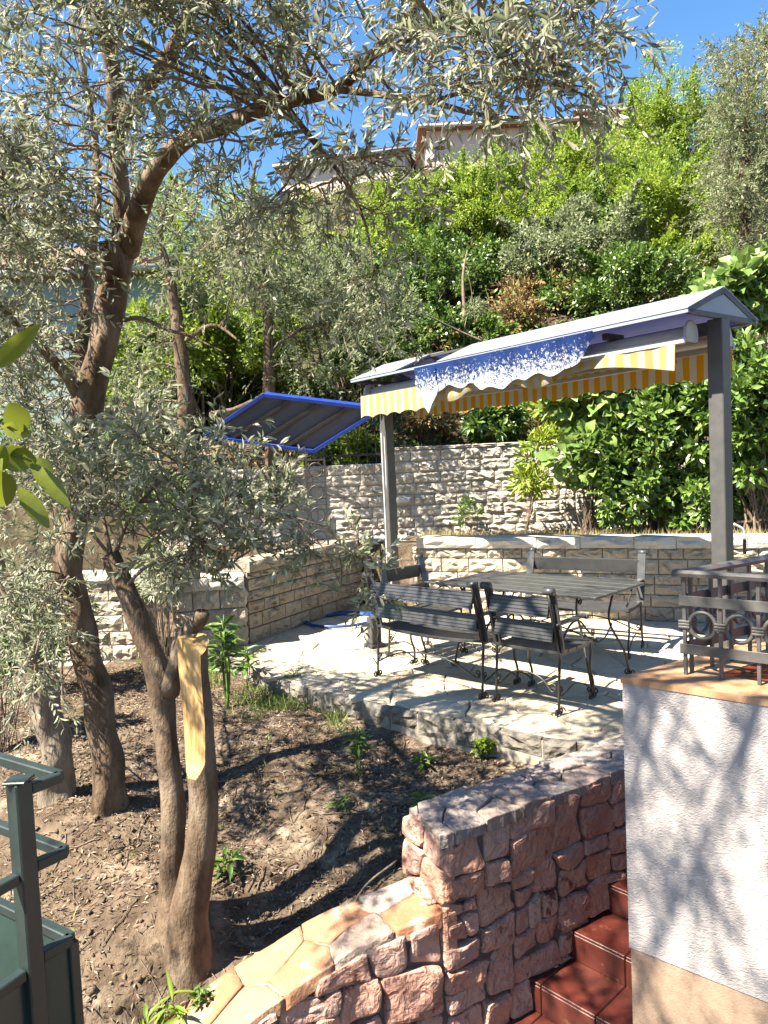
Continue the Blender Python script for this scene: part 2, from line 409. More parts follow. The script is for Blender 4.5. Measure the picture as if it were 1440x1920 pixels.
def striped(name, a, b, freq, tr):                    # woven stripes, uv-free: stripes run along the object's local x
    m = bpy.data.materials.new(name); m.use_nodes = True
    t = m.node_tree; N = t.nodes; K = t.links
    bs_ = N['Principled BSDF']; bs_.inputs['Roughness'].default_value = .9; bs_.inputs['Specular IOR Level'].default_value = .15
    tc = N.new('ShaderNodeTexCoord'); sx = N.new('ShaderNodeSeparateXYZ'); K.new(tc.outputs['Object'], sx.inputs[0])
    mu = N.new('ShaderNodeMath'); mu.operation = 'MULTIPLY'; mu.inputs[1].default_value = freq; K.new(sx.outputs[0], mu.inputs[0])
    fr = N.new('ShaderNodeMath'); fr.operation = 'FRACT'; K.new(mu.outputs[0], fr.inputs[0])
    gt = N.new('ShaderNodeMath'); gt.operation = 'GREATER_THAN'; gt.inputs[1].default_value = .5; K.new(fr.outputs[0], gt.inputs[0])
    nz = N.new('ShaderNodeTexNoise'); nz.inputs['Scale'].default_value = 9; nz.inputs['Detail'].default_value = 6; K.new(tc.outputs['Object'], nz.inputs['Vector'])
    mx = N.new('ShaderNodeMix'); mx.data_type = 'RGBA'; K.new(gt.outputs[0], mx.inputs[0]); mx.inputs[6].default_value = (*a, 1); mx.inputs[7].default_value = (*b, 1)
    m2 = N.new('ShaderNodeMix'); m2.data_type = 'RGBA'; m2.blend_type = 'MULTIPLY'; m2.inputs[0].default_value = .35
    K.new(mx.outputs[2], m2.inputs[6]); K.new(nz.outputs['Fac'], m2.inputs[7])
    K.new(m2.outputs[2], bs_.inputs['Base Color'])
    trn = N.new('ShaderNodeBsdfTranslucent'); K.new(mx.outputs[2], trn.inputs[0])
    ms = N.new('ShaderNodeMixShader'); ms.inputs[0].default_value = tr
    K.new(bs_.outputs[0], ms.inputs[1]); K.new(trn.outputs[0], ms.inputs[2]); K.new(ms.outputs[0], N['Material Output'].inputs[0])
    return m
M['stripe_pale'] = striped('faded_yellow_stripe_fabric', C(.36, .34, .29), C(.40, .30, .11), 8.2, .25)
M['stripe_backlit'] = striped('backlit_stripe_fabric', C(.40, .34, .25), C(.46, .20, .008), 8.2, .45)  # same awning fabric, with the rear valance's backlit orange painted in
def flaked(name):
    m = bpy.data.materials.new(name); m.use_nodes = True
    t = m.node_tree; N = t.nodes; K = t.links
    bs_ = N['Principled BSDF']; bs_.inputs['Roughness'].default_value = .45
    tc = N.new('ShaderNodeTexCoord')
    nz = N.new('ShaderNodeTexNoise'); nz.inputs['Scale'].default_value = 5; nz.inputs['Detail'].default_value = 8; nz.inputs['Distortion'].default_value = 2.5
    K.new(tc.outputs['Object'], nz.inputs['Vector'])
    mxv = N.new('ShaderNodeMix'); mxv.data_type = 'RGBA'; mxv.inputs[0].default_value = .3
    K.new(tc.outputs['Object'], mxv.inputs[6]); K.new(nz.outputs['Color'], mxv.inputs[7])
    vo = N.new('ShaderNodeTexVoronoi'); vo.feature = 'DISTANCE_TO_EDGE'; vo.inputs['Scale'].default_value = 30
    K.new(mxv.outputs[2], vo.inputs['Vector'])
    sz = N.new('ShaderNodeSeparateXYZ'); K.new(tc.outputs['Object'], sz.inputs[0])
    # flaking is worst along the sagging lower half of the strip
    mr = N.new('ShaderNodeMapRange'); mr.inputs[1].default_value = .02; mr.inputs[2].default_value = -.3; mr.inputs[3].default_value = -.08; mr.inputs[4].default_value = .24
    K.new(sz.outputs[2], mr.inputs[0])
    fn_ = N.new('ShaderNodeTexNoise'); fn_.inputs['Scale'].default_value = 34; fn_.inputs['Detail'].default_value = 9; fn_.inputs['Roughness'].default_value = .75
    K.new(tc.outputs['Object'], fn_.inputs['Vector'])
    su = N.new('ShaderNodeMath'); su.operation = 'ADD'; K.new(mr.outputs[0], su.inputs[0]); K.new(fn_.outputs['Fac'], su.inputs[1])
    dv = N.new('ShaderNodeMath'); dv.operation = 'MULTIPLY'; dv.inputs[1].default_value = -.55; K.new(vo.outputs['Distance'], dv.inputs[0])
    s2 = N.new('ShaderNodeMath'); s2.operation = 'ADD'; K.new(su.outputs[0], s2.inputs[0]); K.new(dv.outputs[0], s2.inputs[1])
    lt = N.new('ShaderNodeMapRange'); lt.inputs[1].default_value = .53; lt.inputs[2].default_value = .57; K.new(s2.outputs[0], lt.inputs[0])
    mx = N.new('ShaderNodeMix'); mx.data_type = 'RGBA'; K.new(lt.outputs[0], mx.inputs[0])
    mx.inputs[6].default_value = (.004, .022, .11, 1); mx.inputs[7].default_value = (.4, .42, .43, 1)
    K.new(mx.outputs[2], bs_.inputs['Base Color'])
    trn = N.new('ShaderNodeBsdfTranslucent'); K.new(mx.outputs[2], trn.inputs[0])
    ms = N.new('ShaderNodeMixShader'); ms.inputs[0].default_value = .12
    K.new(bs_.outputs[0], ms.inputs[1]); K.new(trn.outputs[0], ms.inputs[2]); K.new(ms.outputs[0], N['Material Output'].inputs[0])
    return m
M['tarp'] = flaked('flaking_blue_tarp')

# ------------------------------------------------------------------ setting: ground, garden soil, hillside
gm = MB(); gm.box((0, 0, -1.9), (500, 500, .2))
structure(gm.build('ground', M['hill']))

EDGE = [(-2.6, 8.2), (-1.9, 7.45), (-1.5, 7.0), (-.97, 6.27), (-.55, 5.85), (-.14, 5.46), (.2, 5.2), (.52, 4.97), (.75, 4.77), (.95, 4.6), (1.3, 4.5), (1.75, 4.75)]
TERR = EDGE+[(4.6, 4.0), (5.2, 7.6), (.4, 9.6), (-.6, 10.0), (-1.8, 8.2)]
WALLF = np.array([(2.6, 4.93), (1.26, 4.09), (.21, 3.43), (-.22, 3.31), (-.60, 3.13), (-1.02, 2.84), (-1.4, 2.45)])   # front line of the pink wall, right to left
def soil_h(x, y):
    z = -.15-.14*np.clip(5.6-y, 0, 3.2)+.05*np.clip(x+.4, 0, 1.2)*np.clip(5.6-y, 0, 2)-.02*np.clip(-x-2, 0, 4)
    p = np.stack([x, y, 0*x], -1)
    z = z+.035*vnoise(p, 1.6)+.018*vnoise(p, 5.2, 2)+.008*vnoise(p, 14, 4)
    wy = y-np.interp(x, WALLF[::-1, 0], WALLF[::-1, 1])-.31
    wt = np.interp(x, [-1.6, -1.02, -.60, -.22, .2, .22, 1.4], [-.86, -.74, -.60, -.47, -.40, -.10, -.05])
    near = np.exp(-(np.clip(wy, 0, 9)/.38)**2)
    z = z*(1-near)+(wt+.02*vnoise(p, 9, 1))*near
    for (bx, by) in ((-1.03, 3.46), (-1.70, 4.36), (-2.07, 4.52)):
        z = z+.1*np.exp(-((x-bx)**2+(y-by)**2)/.09)
    return z
NX, NY = 170, 190
gx, gy = np.meshgrid(np.linspace(-6, 1.6, NX), np.linspace(2.3, 10.6, NY), indexing='ij')
gz = soil_h(gx, gy)
# stay behind the pink wall's middle line, and under the terrace slab
wallmid = np.interp(gx, WALLF[::-1, 0], WALLF[::-1, 1])+.17
gz = np.where(gy < wallmid, -1.75, gz)
ed = np.array(EDGE[1:-2]); edy = np.interp(gx, ed[:, 0], ed[:, 1])
gz = np.where((gx > -1.9) & (gy > edy+.22), np.minimum(gz, -.2), gz)
V = np.stack([gx, gy, gz], -1).reshape(-1, 3)
ii, jj = np.meshgrid(np.arange(NX-1), np.arange(NY-1), indexing='ij')
F = np.stack([ii*NY+jj, (ii+1)*NY+jj, (ii+1)*NY+jj+1, ii*NY+jj+1], -1).reshape(-1, 4)
structure(link('garden_soil', mesh_np('garden_soil', V, F, M['soil'], True)))

def hill_h(x, y):
    s = np.clip(y-10.7, 0, 17.5)
    z = 1.75+.62*s*np.clip(1+.045*(np.minimum(x, -1)+1), .45, 1)+.04*np.clip(x, -4, 12)*np.clip(s/8, 0, 1)
    return z+.35*vnoise(np.stack([x, y, 0*x], -1), .55)*np.clip(s/3, 0, 1)
hx, hy = np.meshgrid(np.linspace(-30, 34, 90), np.concatenate([[10.62], np.linspace(10.7, 30, 50), [60, 140]]), indexing='ij')
hz = hill_h(hx, hy); hz[:, 0] = -1
V = np.stack([hx, hy, hz], -1).reshape(-1, 3); nb = hx.shape[1]
ii, jj = np.meshgrid(np.arange(hx.shape[0]-1), np.arange(nb-1), indexing='ij')
F = np.stack([ii*nb+jj, (ii+1)*nb+jj, (ii+1)*nb+jj+1, ii*nb+jj+1], -1).reshape(-1, 4)
structure(link('hillside', mesh_np('hillside', V, F, M['hill'], True)))

# planting bed behind the low wall
pb = MB(); pb.prism([(.3, 9.1), (4.6, 7.35), (9, 6.9), (9, 10.6), (-3.5, 10.6), (-1.3, 9.6), (-.3, 9.75)], -.3, .80)
structure(pb.build('planting_bed', M['soil']))

# ------------------------------------------------------------------ stone pieces
def rough_block(seed, nx=5, nz=4, rough=.18, margin=0.0, bulge=.25):
    """unit block: x, z in -.5...5, front at y=0 going to -1*depth, back at y=1"""
    r = np.random.default_rng(seed)
    xs = np.linspace(-.5, .5, nx); zs = np.linspace(-.5, .5, nz)
    V = []
    for i, x in enumerate(xs):
        for j, z in enumerate(zs):
            edge = i in (0, nx-1) or j in (0, nz-1)
            d = 0 if edge else -(bulge+rough*r.normal())
            V.append((x+(0 if edge else r.uniform(-.05, .05)), d, z+(0 if edge else r.uniform(-.05, .05))))
    F = [(i*nz+j, (i+1)*nz+j, (i+1)*nz+j+1, i*nz+j+1) for i in range(nx-1) for j in range(nz-1)]
    k = len(V)
    ring = [i*nz for i in range(nx)]+[(nx-1)*nz+j for j in range(1, nz)]+[i*nz+nz-1 for i in range(nx-2, -1, -1)]+[j for j in range(nz-2, 0, -1)]
    for q in ring: V.append((V[q][0], 1.0, V[q][2]))
    m = len(ring)
    F += [(ring[i], ring[(i+1) % m], k+(i+1) % m, k+i) for i in range(m)]
    return V, F
def block_meshes(name, mat_, count, **kw):
    out = []
    for s in range(count):
        V, F = rough_block(s+11, **kw)
        out.append(MB().add(V, F).mesh(name, mat_))
    return out
def frame_matrix(p, xdir, size):                       # block with front facing -y' ; x along xdir
    x = np.array([xdir[0], xdir[1], 0.0]); y = np.array([-xdir[1], xdir[0], 0.0])
    m = Matrix(((x[0]*size[0], y[0]*size[1], 0, p[0]), (x[1]*size[0], y[1]*size[1], 0, p[1]), (0, 0, size[2], p[2]), (0, 0, 0, 1)))
    return m
def stone_wall(parent, a, b, z0, z1, course, wmin, wmax, meshes, depth=.05, gap=.012, rng=None, name='stone', skew=0.0, top=None):
    """courses of separate stones on the face line a-b (front to the right of a->b turned by -90: -y')"""
    a, b = np.array(a, float), np.array(b, float)
    L = np.linalg.norm(b-a); d = (b-a)/L
    z = z0; row = 0; n = 0
    while z < z1-.03:
        h = min(course*rng.uniform(1-skew, 1+skew), z1-z)
        if z1-(z+h) < course*.35: h = z1-z
        x = -rng.uniform(0, wmax*.5)
        while x < L-.01:
            w = rng.uniform(wmin, wmax)
            x0, x1 = max(x, 0), min(x+w, L)
            if L-x1 < wmin*.4: x1 = L
            if x1-x0 > wmin*.25:
                c = a+d*(x0+x1)/2
                if top is None or z+h/2 < top((x0+x1)/2):
                    o = link(name, meshes[int(rng.integers(len(meshes)))], parent,
                             frame_matrix((c[0], c[1], z+h/2), d, (x1-x0-gap, depth*rng.uniform(.75, 1.3), h-gap)))
                    n += 1
            x = x1
        z += h; row += 1
    return n
ASH = block_meshes('stone', M['ashlar'], 12, nx=7, nz=5, rough=.24, bulge=.34)
ASHW = block_meshes('stone', M['ashlar_shaded'], 8, nx=6, nz=5, rough=.25, bulge=.4)
KRB = block_meshes('kerb_stone', M['kerb'], 8, nx=6, nz=5, rough=.25, bulge=.35)
SPL = block_meshes('block', M['split'], 10, nx=8, nz=6, rough=.34, bulge=.55)
COP = block_meshes('coping_slab', M['coping'], 6, nx=7, nz=4, rough=.2, bulge=.35)
COPW = block_meshes('coping_slab', M['ashlar_shaded'], 5, nx=7, nz=4, rough=.2, bulge=.35)
RG = np.random.default_rng(21)

def wall_core(name, a, b, z0, z1, thick, mat_):        # mortar core set behind the stones of a face line
    a, b = np.array(a, float), np.array(b, float)
    d = unit(b-a); nn = np.array([-d[1], d[0]])
    p = [a+nn*.02, b+nn*.02, b+nn*thick, a+nn*thick]
    return MB().prism([tuple(q) for q in p], z0, z1)
def coping_row(parent, a, b, z, h, thick, wmin, wmax, meshes, over=.04):
    a, b = np.array(a, float), np.array(b, float)
    L = np.linalg.norm(b-a); d = (b-a)/L; nn = np.array([-d[1], d[0]])
    x = 0
    while x < L-.02:
        w = min(RG.uniform(wmin, wmax), L-x)
        if L-x-w < wmin*.5: w = L-x
        c = a+d*(x+w/2)-nn*over
        link('coping_slab', meshes[int(RG.integers(len(meshes)))], parent,
             frame_matrix((c[0], c[1], z+h/2+RG.uniform(-.004, .004)), d, (w-.006, .05, h)))
        # body of the slab behind its rough nose
        c2 = c+nn*(.05+(thick+over)/2-.03)
        x += w
    return MB().prism([tuple(a-nn*(over-.045)), tuple(b-nn*(over-.045)), tuple(b+nn*thick), tuple(a+nn*thick)], z+.004, z+h-.004)

# low retaining wall behind the benches (sunlit), facing the camera
A1, B1 = (.38, 8.85), (4.9, 6.95)
w = tag(empty('low_stone_wall', (2.2, 8.0, 0)), 'sunlit low rubble stone wall with pale coping behind the far bench', 'wall')
w.location = (0, 0, 0)
wall_core('core', A1, B1, -.1, .78, .3, None).build('core', M['mortar'], w)
stone_wall(w, A1, B1, 0.0, .78, .135, .16, .42, ASH, .05, .012, RG, skew=.2)
coping_row(w, A1, B1, .78, .12, .32, .35, .75, COP).build('coping_body', M['coping'], w)
# its end face turns back towards the block wall, in the shade-darkened limestone
A1b = (.30, 9.75)
stone_wall(w, A1b, (.36, 8.86), 0.0, .78, .135, .16, .36, ASHW, .04, .012, RG, skew=.2)
# shaded side wall running back on the left of the terrace
A2, B2 = (-1.43, 7.58), (-.32, 9.62)
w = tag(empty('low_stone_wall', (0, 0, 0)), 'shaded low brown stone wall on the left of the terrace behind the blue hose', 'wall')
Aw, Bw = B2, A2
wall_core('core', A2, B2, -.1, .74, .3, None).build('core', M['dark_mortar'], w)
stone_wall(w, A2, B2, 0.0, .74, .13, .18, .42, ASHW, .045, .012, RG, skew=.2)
coping_row(w, A2, B2, .74, .11, .32, .35, .7, COPW).build('coping_body', M['ashlar_shaded'], w)
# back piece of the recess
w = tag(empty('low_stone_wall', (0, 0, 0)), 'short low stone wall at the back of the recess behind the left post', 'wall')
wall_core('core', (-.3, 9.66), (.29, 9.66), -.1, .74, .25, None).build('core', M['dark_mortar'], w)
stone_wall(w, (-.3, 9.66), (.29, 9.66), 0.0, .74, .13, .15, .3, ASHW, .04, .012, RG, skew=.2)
coping_row(w, (-.3, 9.66), (.29, 9.66), .74, .11, .3, .25, .4, COP).build('coping_body', M['coping'], w)
# squat pillar
w = tag(empty('stone_pillar', (0, 0, 0)), 'squat pale limestone pillar at the near end of the shaded low wall', 'pillar')
PA, PB = (-2.10, 7.22), (-1.42, 7.38)
pd = unit(np.array(PB)-np.array(PA)); pn = np.array([-pd[1], pd[0]])
MB().prism([tuple(np.array(PA)+pn*.02), tuple(np.array(PB)+pn*.02), tuple(np.array(PB)+pn*.42), tuple(np.array(PA)+pn*.42)], -.2, .62).build('core', M['mortar'], w)
stone_wall(w, PA, PB, -.15, .62, .19, .22, .4, ASH, .04, .012, RG)
stone_wall(w, PB, tuple(np.array(PB)+pn*.42), -.15, .62, .19, .2, .42, ASH, .04, .012, RG)
coping_row(w, PA, PB, .62, .12, .44, .3, .5, COP).build('coping_body', M['coping'], w)
# sunlit low wall left of the gate
w = tag(empty('low_stone_wall', (0, 0, 0)), 'sunlit low stone wall seen between the olive trunks on the left', 'wall')
A3, B3 = (-7.5, 8.3), (-2.55, 7.75)
wall_core('core', A3, B3, -.4, .66, .3, None).build('core', M['mortar'], w)
stone_wall(w, A3, B3, -.3, .66, .15, .2, .45, ASH, .05, .012, RG, skew=.2)
coping_row(w, A3, B3, .66, .11, .32, .35, .75, COP).build('coping_body', M['coping'], w)

# split-face block retaining wall at the foot of the hillside
w = tag(empty('block_retaining_wall', (0, 0, 0)), 'tall retaining wall of split-face limestone blocks below the hillside', 'wall')
BA, BB, BC = (-3.2, 10.35), (.18, 10.32), (4.6, 10.2)
wall_core('core', BA, BB, .5, 1.80, .25, None).build('core', M['mortar'], w)
wall_core('core', BB, BC, .5, 2.0, .25, None).build('core', M['mortar'], w)
stone_wall(w, BA, BB, .76, 1.82, .152, .2, .42, SPL, .035, .007, RG, name='block')
stone_wall(w, BB, BC, .76, 2.03, .152, .2, .42, SPL, .035, .007, RG, name='block')

# ------------------------------------------------------------------ terrace: crazy paving on a slab
terrace = structure(empty('terrace'))
cx = [p for p in TERR]
MB().prism([tuple(p) for p in TERR], -.35, -.022).build('slab', M['mortar'], terrace)
seeds = []
for i in range(20):
    for j in range(17):
        seeds.append((-2.7+i*.40+RG.uniform(-.15, .15)+(j % 2)*.2, 4.2+j*.35+RG.uniform(-.13, .13)))
S = np.array(seeds)
bnd = [(-3, 3.6), (6, 3.6), (6, 10.6), (-3, 10.6)]
inner = []
for k in range(len(S)):
    if not inside(S[k], TERR): continue
    poly = cell(k, S, bnd, .009)
    if len(poly) < 3: continue
    c = np.mean(poly, 0)
    if max(np.linalg.norm(p-c) for p in poly) > .6: continue
    # corners outside the slab are drawn back so that the edge stays ragged but supported
    pts = []
    for p in poly:
        q = p.copy(); t = 0
        while not inside(q, TERR) and t < 8:
            q = c+(q-c)*.8; t += 1
        pts.append(q)
    pts2 = []
    for i in range(len(pts)):                           # break long straight sides
        a, b = pts[i], pts[(i+1) % len(pts)]
        pts2.append(a)
        if np.linalg.norm(b-a) > .2: pts2.append((a+b)/2+RG.normal(size=2)*.008)
    h = RG.uniform(-.004, .004)
    top = shrink(pts2, c, .008); n = len(pts2)
    tl = RG.normal(size=2)*.008
    V = [(p[0], p[1], -.03) for p in pts2]+[(p[0], p[1], -.006+h) for p in pts2]+[(p[0], p[1], h+np.dot(p-c, tl)) for p in top]+[(c[0], c[1], h+.002)]
    F = [(i, (i+1) % n, n+(i+1) % n, n+i) for i in range(n)]+[(n+i, n+(i+1) % n, 2*n+(i+1) % n, 2*n+i) for i in range(n)]+[(2*n+i, 2*n+(i+1) % n, 3*n) for i in range(n)]
    MB().add(V, F).build('paving_stone', M['paving'], terrace)
# kerb of rough stones along the garden edge
E2 = catmull([(*p, 0) for p in EDGE], 60)[:, :2]
acc = np.concatenate([[0], np.cumsum(np.linalg.norm(np.diff(E2, axis=0), axis=1))])
u = 0.0
while u < acc[-1]-.1:
    L = RG.uniform(.16, .34)
    q = [np.array([np.interp(min(t, acc[-1]), acc, E2[:, i]) for i in (0, 1)]) for t in (u, u+L)]
    d = unit(q[1]-q[0]); c = (q[0]+q[1])/2
    h = RG.uniform(.12, .17)
    o = link('kerb_stone', KRB[int(RG.integers(len(KRB)))], terrace, frame_matrix((c[0], c[1], -.012-h/2+RG.uniform(-.012, .006)), d, (np.linalg.norm(q[1]-q[0])-.012, .035, h)))
    u += L

# ------------------------------------------------------------------ pink rubble wall with two tiers
def top_z(x):                                          # top of the wall along its front line
    if x > .2095: return -.0
    return float(np.interp(x, [-1.4, -1.02, -.60, -.22, .21], [-.90, -.72, -.57, -.44, -.36]))
pw = tag(empty('rubble_stone_wall'), 'pink rubble stone wall stepping down beside the red tiled stairs', 'wall')
TH = .30
segs = [(WALLF[i], WALLF[i+1]) for i in range(len(WALLF)-1)]
ul = np.concatenate([[0], np.cumsum(np.linalg.norm(np.diff(WALLF, axis=0), axis=1))])
def wall_pt(u):
    u = np.clip(u, 0, ul[-1])
    return np.array([np.interp(u, ul, WALLF[:, 0]), np.interp(u, ul, WALLF[:, 1])])
def wall_n(u):                                         # outward (towards the stairs) normal, smoothed
    a, b = wall_pt(u-.12), wall_pt(u+.12)
    d = unit(b-a); return np.array([-d[1], d[0]])*(1 if np.dot([-d[1], d[0]], [.55, -.83]) > 0 else -1)
def hit_wall(px, py):
    r = ray(px, py); best = None
    for i, (a, b) in enumerate(segs):
        A = np.array([[r[0], -(b-a)[0]], [r[1], -(b-a)[1]]])
        if abs(np.linalg.det(A)) < 1e-9: continue
        t, s = np.linalg.solve(A, a-CAM[:2])
        if t > 0 and -.001 <= s <= 1.001 and (best is None or t < best[0]):
            best = (t, ul[i]+s*np.linalg.norm(b-a), CAM[2]+r[2]*t)
    return best
U_END = ul[2]                                          # the corner where the upper tier ends
face_px = [(834, 1543), (880, 1533), (916, 1530), (965, 1517), (1001, 1500), (1041, 1522), (1105, 1489), (1154, 1469),
           (844, 1620), (929, 1590), (988, 1567), (1134, 1528), (1096, 1550), (1048, 1618), (1121, 1600), (1160, 1597),
           (952, 1676), (903, 1652), (886, 1714), (1030, 1701), (1095, 1681), (802, 1730), (961, 1750), (1025, 1742), (1060, 1716),
           (713, 1805), (627, 1890), (773, 1870), (847, 1836), (940, 1805), (835, 1905), (910, 1893), (965, 1868), (676, 1835), (1000, 1786), (575, 1925), (700, 1890), (1170, 1530), (1160, 1660), (870, 1770), (740, 1930), (640, 1960)]
FS = []
for p in face_px:
    h = hit_wall(*p)
    if h: FS.append((h[1], h[2]))
for i in range(60):                                    # stones past the frame
    u_, v_ = RG.uniform(0, ul[-1]), RG.uniform(-1.7, -.05)
    if all((u_-a)**2+(v_-b)**2 > .035 for a, b in FS): FS.append((u_, v_))
FS = np.array(FS)
def lift(u, v, off):
    p = wall_pt(u)+wall_n(u)*off
    return (p[0], p[1], v)
def stone_piece(poly, c, gap_in, height, to3, seed, rough=.35, rings=3, sharp=False):
    """a stone with a broken face: rings run from the joint to the middle"""
    r = np.random.default_rng(seed)
    pts = []
    for i in range(len(poly)):
        a, b = poly[i], poly[(i+1) % len(poly)]
        k = max(1, int(np.linalg.norm(b-a)/.026))
        for q in range(k):
            t = q/k; p = a+(b-a)*t
            if q: p = p+r.normal(size=2)*(.0012 if sharp else .004)
            pts.append(p)
    # round the corners
    P = np.array(pts)
    for _ in range(0 if sharp else 1): P = .5*P+.25*(np.roll(P, 1, 0)+np.roll(P, -1, 0))
    n = len(P); V, F = [], []
    tilt = r.normal(size=2)*.10
    prof = [(0.0, -.04), (0.002, height*.55), (.009, height*.92)]+[(None, height*x) for x in (1.0, 1.06, 1.02)[:rings]]
    fr = [.8, .55, .25]
    if sharp: prof[1:3] = [(.001, height*.8), (.004, height*.98)]
    k = 0
    for (ins, hh) in prof:
        if ins is not None: ring = np.array(shrink(list(P), c, ins))
        else:
            ring = c+(P-c)*fr[k]; k += 1
        for p in ring:
            z = hh
            if hh > 0:
                z = hh+np.dot(p-c, tilt)*(.25 if sharp else .6)+height*rough*float(vnoise(np.array([p[0]*9, p[1]*9, seed*1.3])))*.8
                z = max(z, .004)
            V.append(to3(p[0], p[1], z))
    V.append(to3(c[0], c[1], height*1.02))
    R = len(prof)
    for q in range(R-1):
        F += [(q*n+i, q*n+(i+1) % n, (q+1)*n+(i+1) % n, (q+1)*n+i) for i in range(n)]
    F += [((R-1)*n+i, (R-1)*n+(i+1) % n, R*n) for i in range(n)]
    return MB().add(V, F)
def split_rect(x0, y0, x1, y1, out):
    w_, h_ = x1-x0, y1-y0
    if w_*h_ < RG.uniform(.016, .10) and w_ < .42 and h_ < .36:
        out.append((x0, y0, x1, y1)); return
    t = RG.uniform(.36, .64)
    if w_/.30 > h_/.22*RG.uniform(.75, 1.3): split_rect(x0, y0, x0+w_*t, y1, out); split_rect(x0+w_*t, y0, x1, y1, out)
    else: split_rect(x0, y0, x1, y0+h_*t, out); split_rect(x0, y0+h_*t, x1, y1, out)
FACE = []
split_rect(-.02, -1.75, U_END+.03, -.012, FACE)
nf = len(FACE)
split_rect(U_END+.03, -1.75, ul[-1], -.33, FACE)
jit = {}
def corner(x, y):                                      # shared corners wander together
    k_ = (round(x, 4), round(y, 4))
    if k_ not in jit: jit[k_] = RG.normal(size=2)*.014
    return np.array([x, y])+jit[k_]
for k, (x0, y0, x1, y1) in enumerate(FACE):
    poly = []
    xm, ym = (x0+x1)/2+RG.normal()*.03, (y0+y1)/2+RG.normal()*.03
    for (cx_, cy_) in ((x0, y0), (xm, y0), (x1, y0), (x1, ym), (x1, y1), (xm, y1), (x0, y1), (x0, ym)):
        q = corner(cx_, cy_)+(np.array([xm, ym])-[cx_, cy_])*np.array([.5 if cx_ in (x0, x1) else .0, .5 if cy_ in (y0, y1) else 0])*.03
        lim = -.012 if k < nf else top_z(wall_pt(q[0])[0])-.032
        q[1] = min(q[1], lim)
        if k < nf: q[0] = min(q[0], U_END+.03)
        else: q[0] = max(q[0], U_END+.034)
        poly.append(q)
    P_ = np.array(poly); area = abs(np.sum(P_[:, 0]*np.roll(P_[:, 1], -1)-P_[:, 1]*np.roll(P_[:, 0], -1)))/2
    if area < .0025 or P_[:, 1].max()-P_[:, 1].min() < .03: continue
    c = P_.mean(0)
    poly = [c+(q-c)*(1-.002/max(.02, np.linalg.norm(q-c))) for q in poly]
    stone_piece(poly, c, .01, RG.uniform(.022, .042), lift, k, .38).build('stone', M['pink'], pw)
# mortar core of both tiers
def core_poly(u0, u1, n=10):
    us = np.linspace(u0, u1, n)
    f = [wall_pt(t)+wall_n(t)*.004 for t in us]; b = [wall_pt(t)-wall_n(t)*(TH-.02) for t in us[::-1]]
    return us, f, b
us, f, b = core_poly(0, U_END-.02)
MB().prism([tuple(p) for p in f+b], -1.75, -.02).build('core', M['dark_mortar'], pw)
us, f, b = core_poly(U_END+.012, ul[-1], 14)
V, F = [], []
for t, p, q in zip(us, f, b[::-1]):
    z = top_z(p[0])-.03
    V += [(*p, -1.75), (*p, z), (*q, z), (*q, -1.75)]
for i in range(len(us)-1):
    a = i*4
    F += [(a, a+4, a+5, a+1), (a+1, a+5, a+6, a+2), (a+2, a+6, a+7, a+3)]
F += [(0, 1, 2, 3)]
MB().add(V, F).build('core', M['dark_mortar'], pw)
lm_ = MB()
for i in range(len(us)-1):
    zz = [top_z(f[i][0])-.012, top_z(f[i+1][0])-.012]; qb = b[::-1]
    lm_.add([(*f[i], zz[0]), (*f[i+1], zz[1]), (*qb[i+1], zz[1]), (*qb[i], zz[0])], [(0, 1, 2, 3)])
lm_.build('lime_bed', M['mortar'], pw)
# end face of the upper tier: two stones above the lower slab
nC = wall_n(U_END-.2); pC = wall_pt(U_END)
dC = unit(wall_pt(U_END)-wall_pt(U_END-.3))
def endlift(a, v, off):
    p = pC-nC*a+dC*off
    return (p[0], p[1], v)
ES = np.array([(.06, -.06), (.21, -.055), (.07, -.24), (.23, -.2), (.16, -.38), (.04, -.48), (.24, -.52)])
for k in range(len(ES)):
    poly = cell(k, ES, [(-.03, -.62), (TH, -.62), (TH, -.012), (-.03, -.012)], .010)
    if len(poly) >= 3:
        stone_piece(poly, np.mean(poly, 0), .01, .035, endlift, 200+k).build('stone', M['pink'], pw)
# top stones, upper tier (rough, pale) and lower tier (flat terracotta and lime slabs)
def toplift(u, a, off):
    p = wall_pt(u)-wall_n(u)*a
    return (p[0], p[1], -.016+off)
TS = []
for i in range(15):
    for j in range(2):
        TS.append((i*.2+RG.uniform(-.07, .07)+.06+j*.1, .05+j*.18+RG.uniform(-.05, .05)))
TS = np.array(TS)
for k in range(len(TS)):
    poly = cell(k, TS, [(0, -.035), (U_END+.03, -.035), (U_END+.03, TH+.02), (0, TH+.02)], .008)
    if len(poly) >= 3:
        stone_piece(poly, np.mean(poly, 0), .01, RG.uniform(.014, .03), toplift, 300+k, .45, sharp=True).build('coping_stone', M['pink_top'], pw)
def slablift(u, a, off):
    p = wall_pt(u)-wall_n(u)*a
    return (p[0], p[1], top_z(wall_pt(u)[0])-.03+off)
TS = []
u = U_END+.09
while u < ul[-1]:
    for j in range(2):
        TS.append((u+RG.uniform(-.05, .05)+j*.08, .06+j*.17+RG.uniform(-.04, .04)))
    u += RG.uniform(.24, .34)
TS = np.array(TS)
for k in range(len(TS)):
    poly = cell(k, TS, [(U_END+.02, -.028), (ul[-1], -.028), (ul[-1], TH+.03), (U_END+.02, TH+.03)], .004)
    if len(poly) >= 3:
        m_ = M['terra'] if (TS[k][0] > U_END+.42 or k % 3 == 0) else M['pink_top']
        stone_piece(poly, np.mean(poly, 0), .006, RG.uniform(.026, .029), slablift, 400+k, .10, sharp=True).build('coping_slab', m_, pw, True)

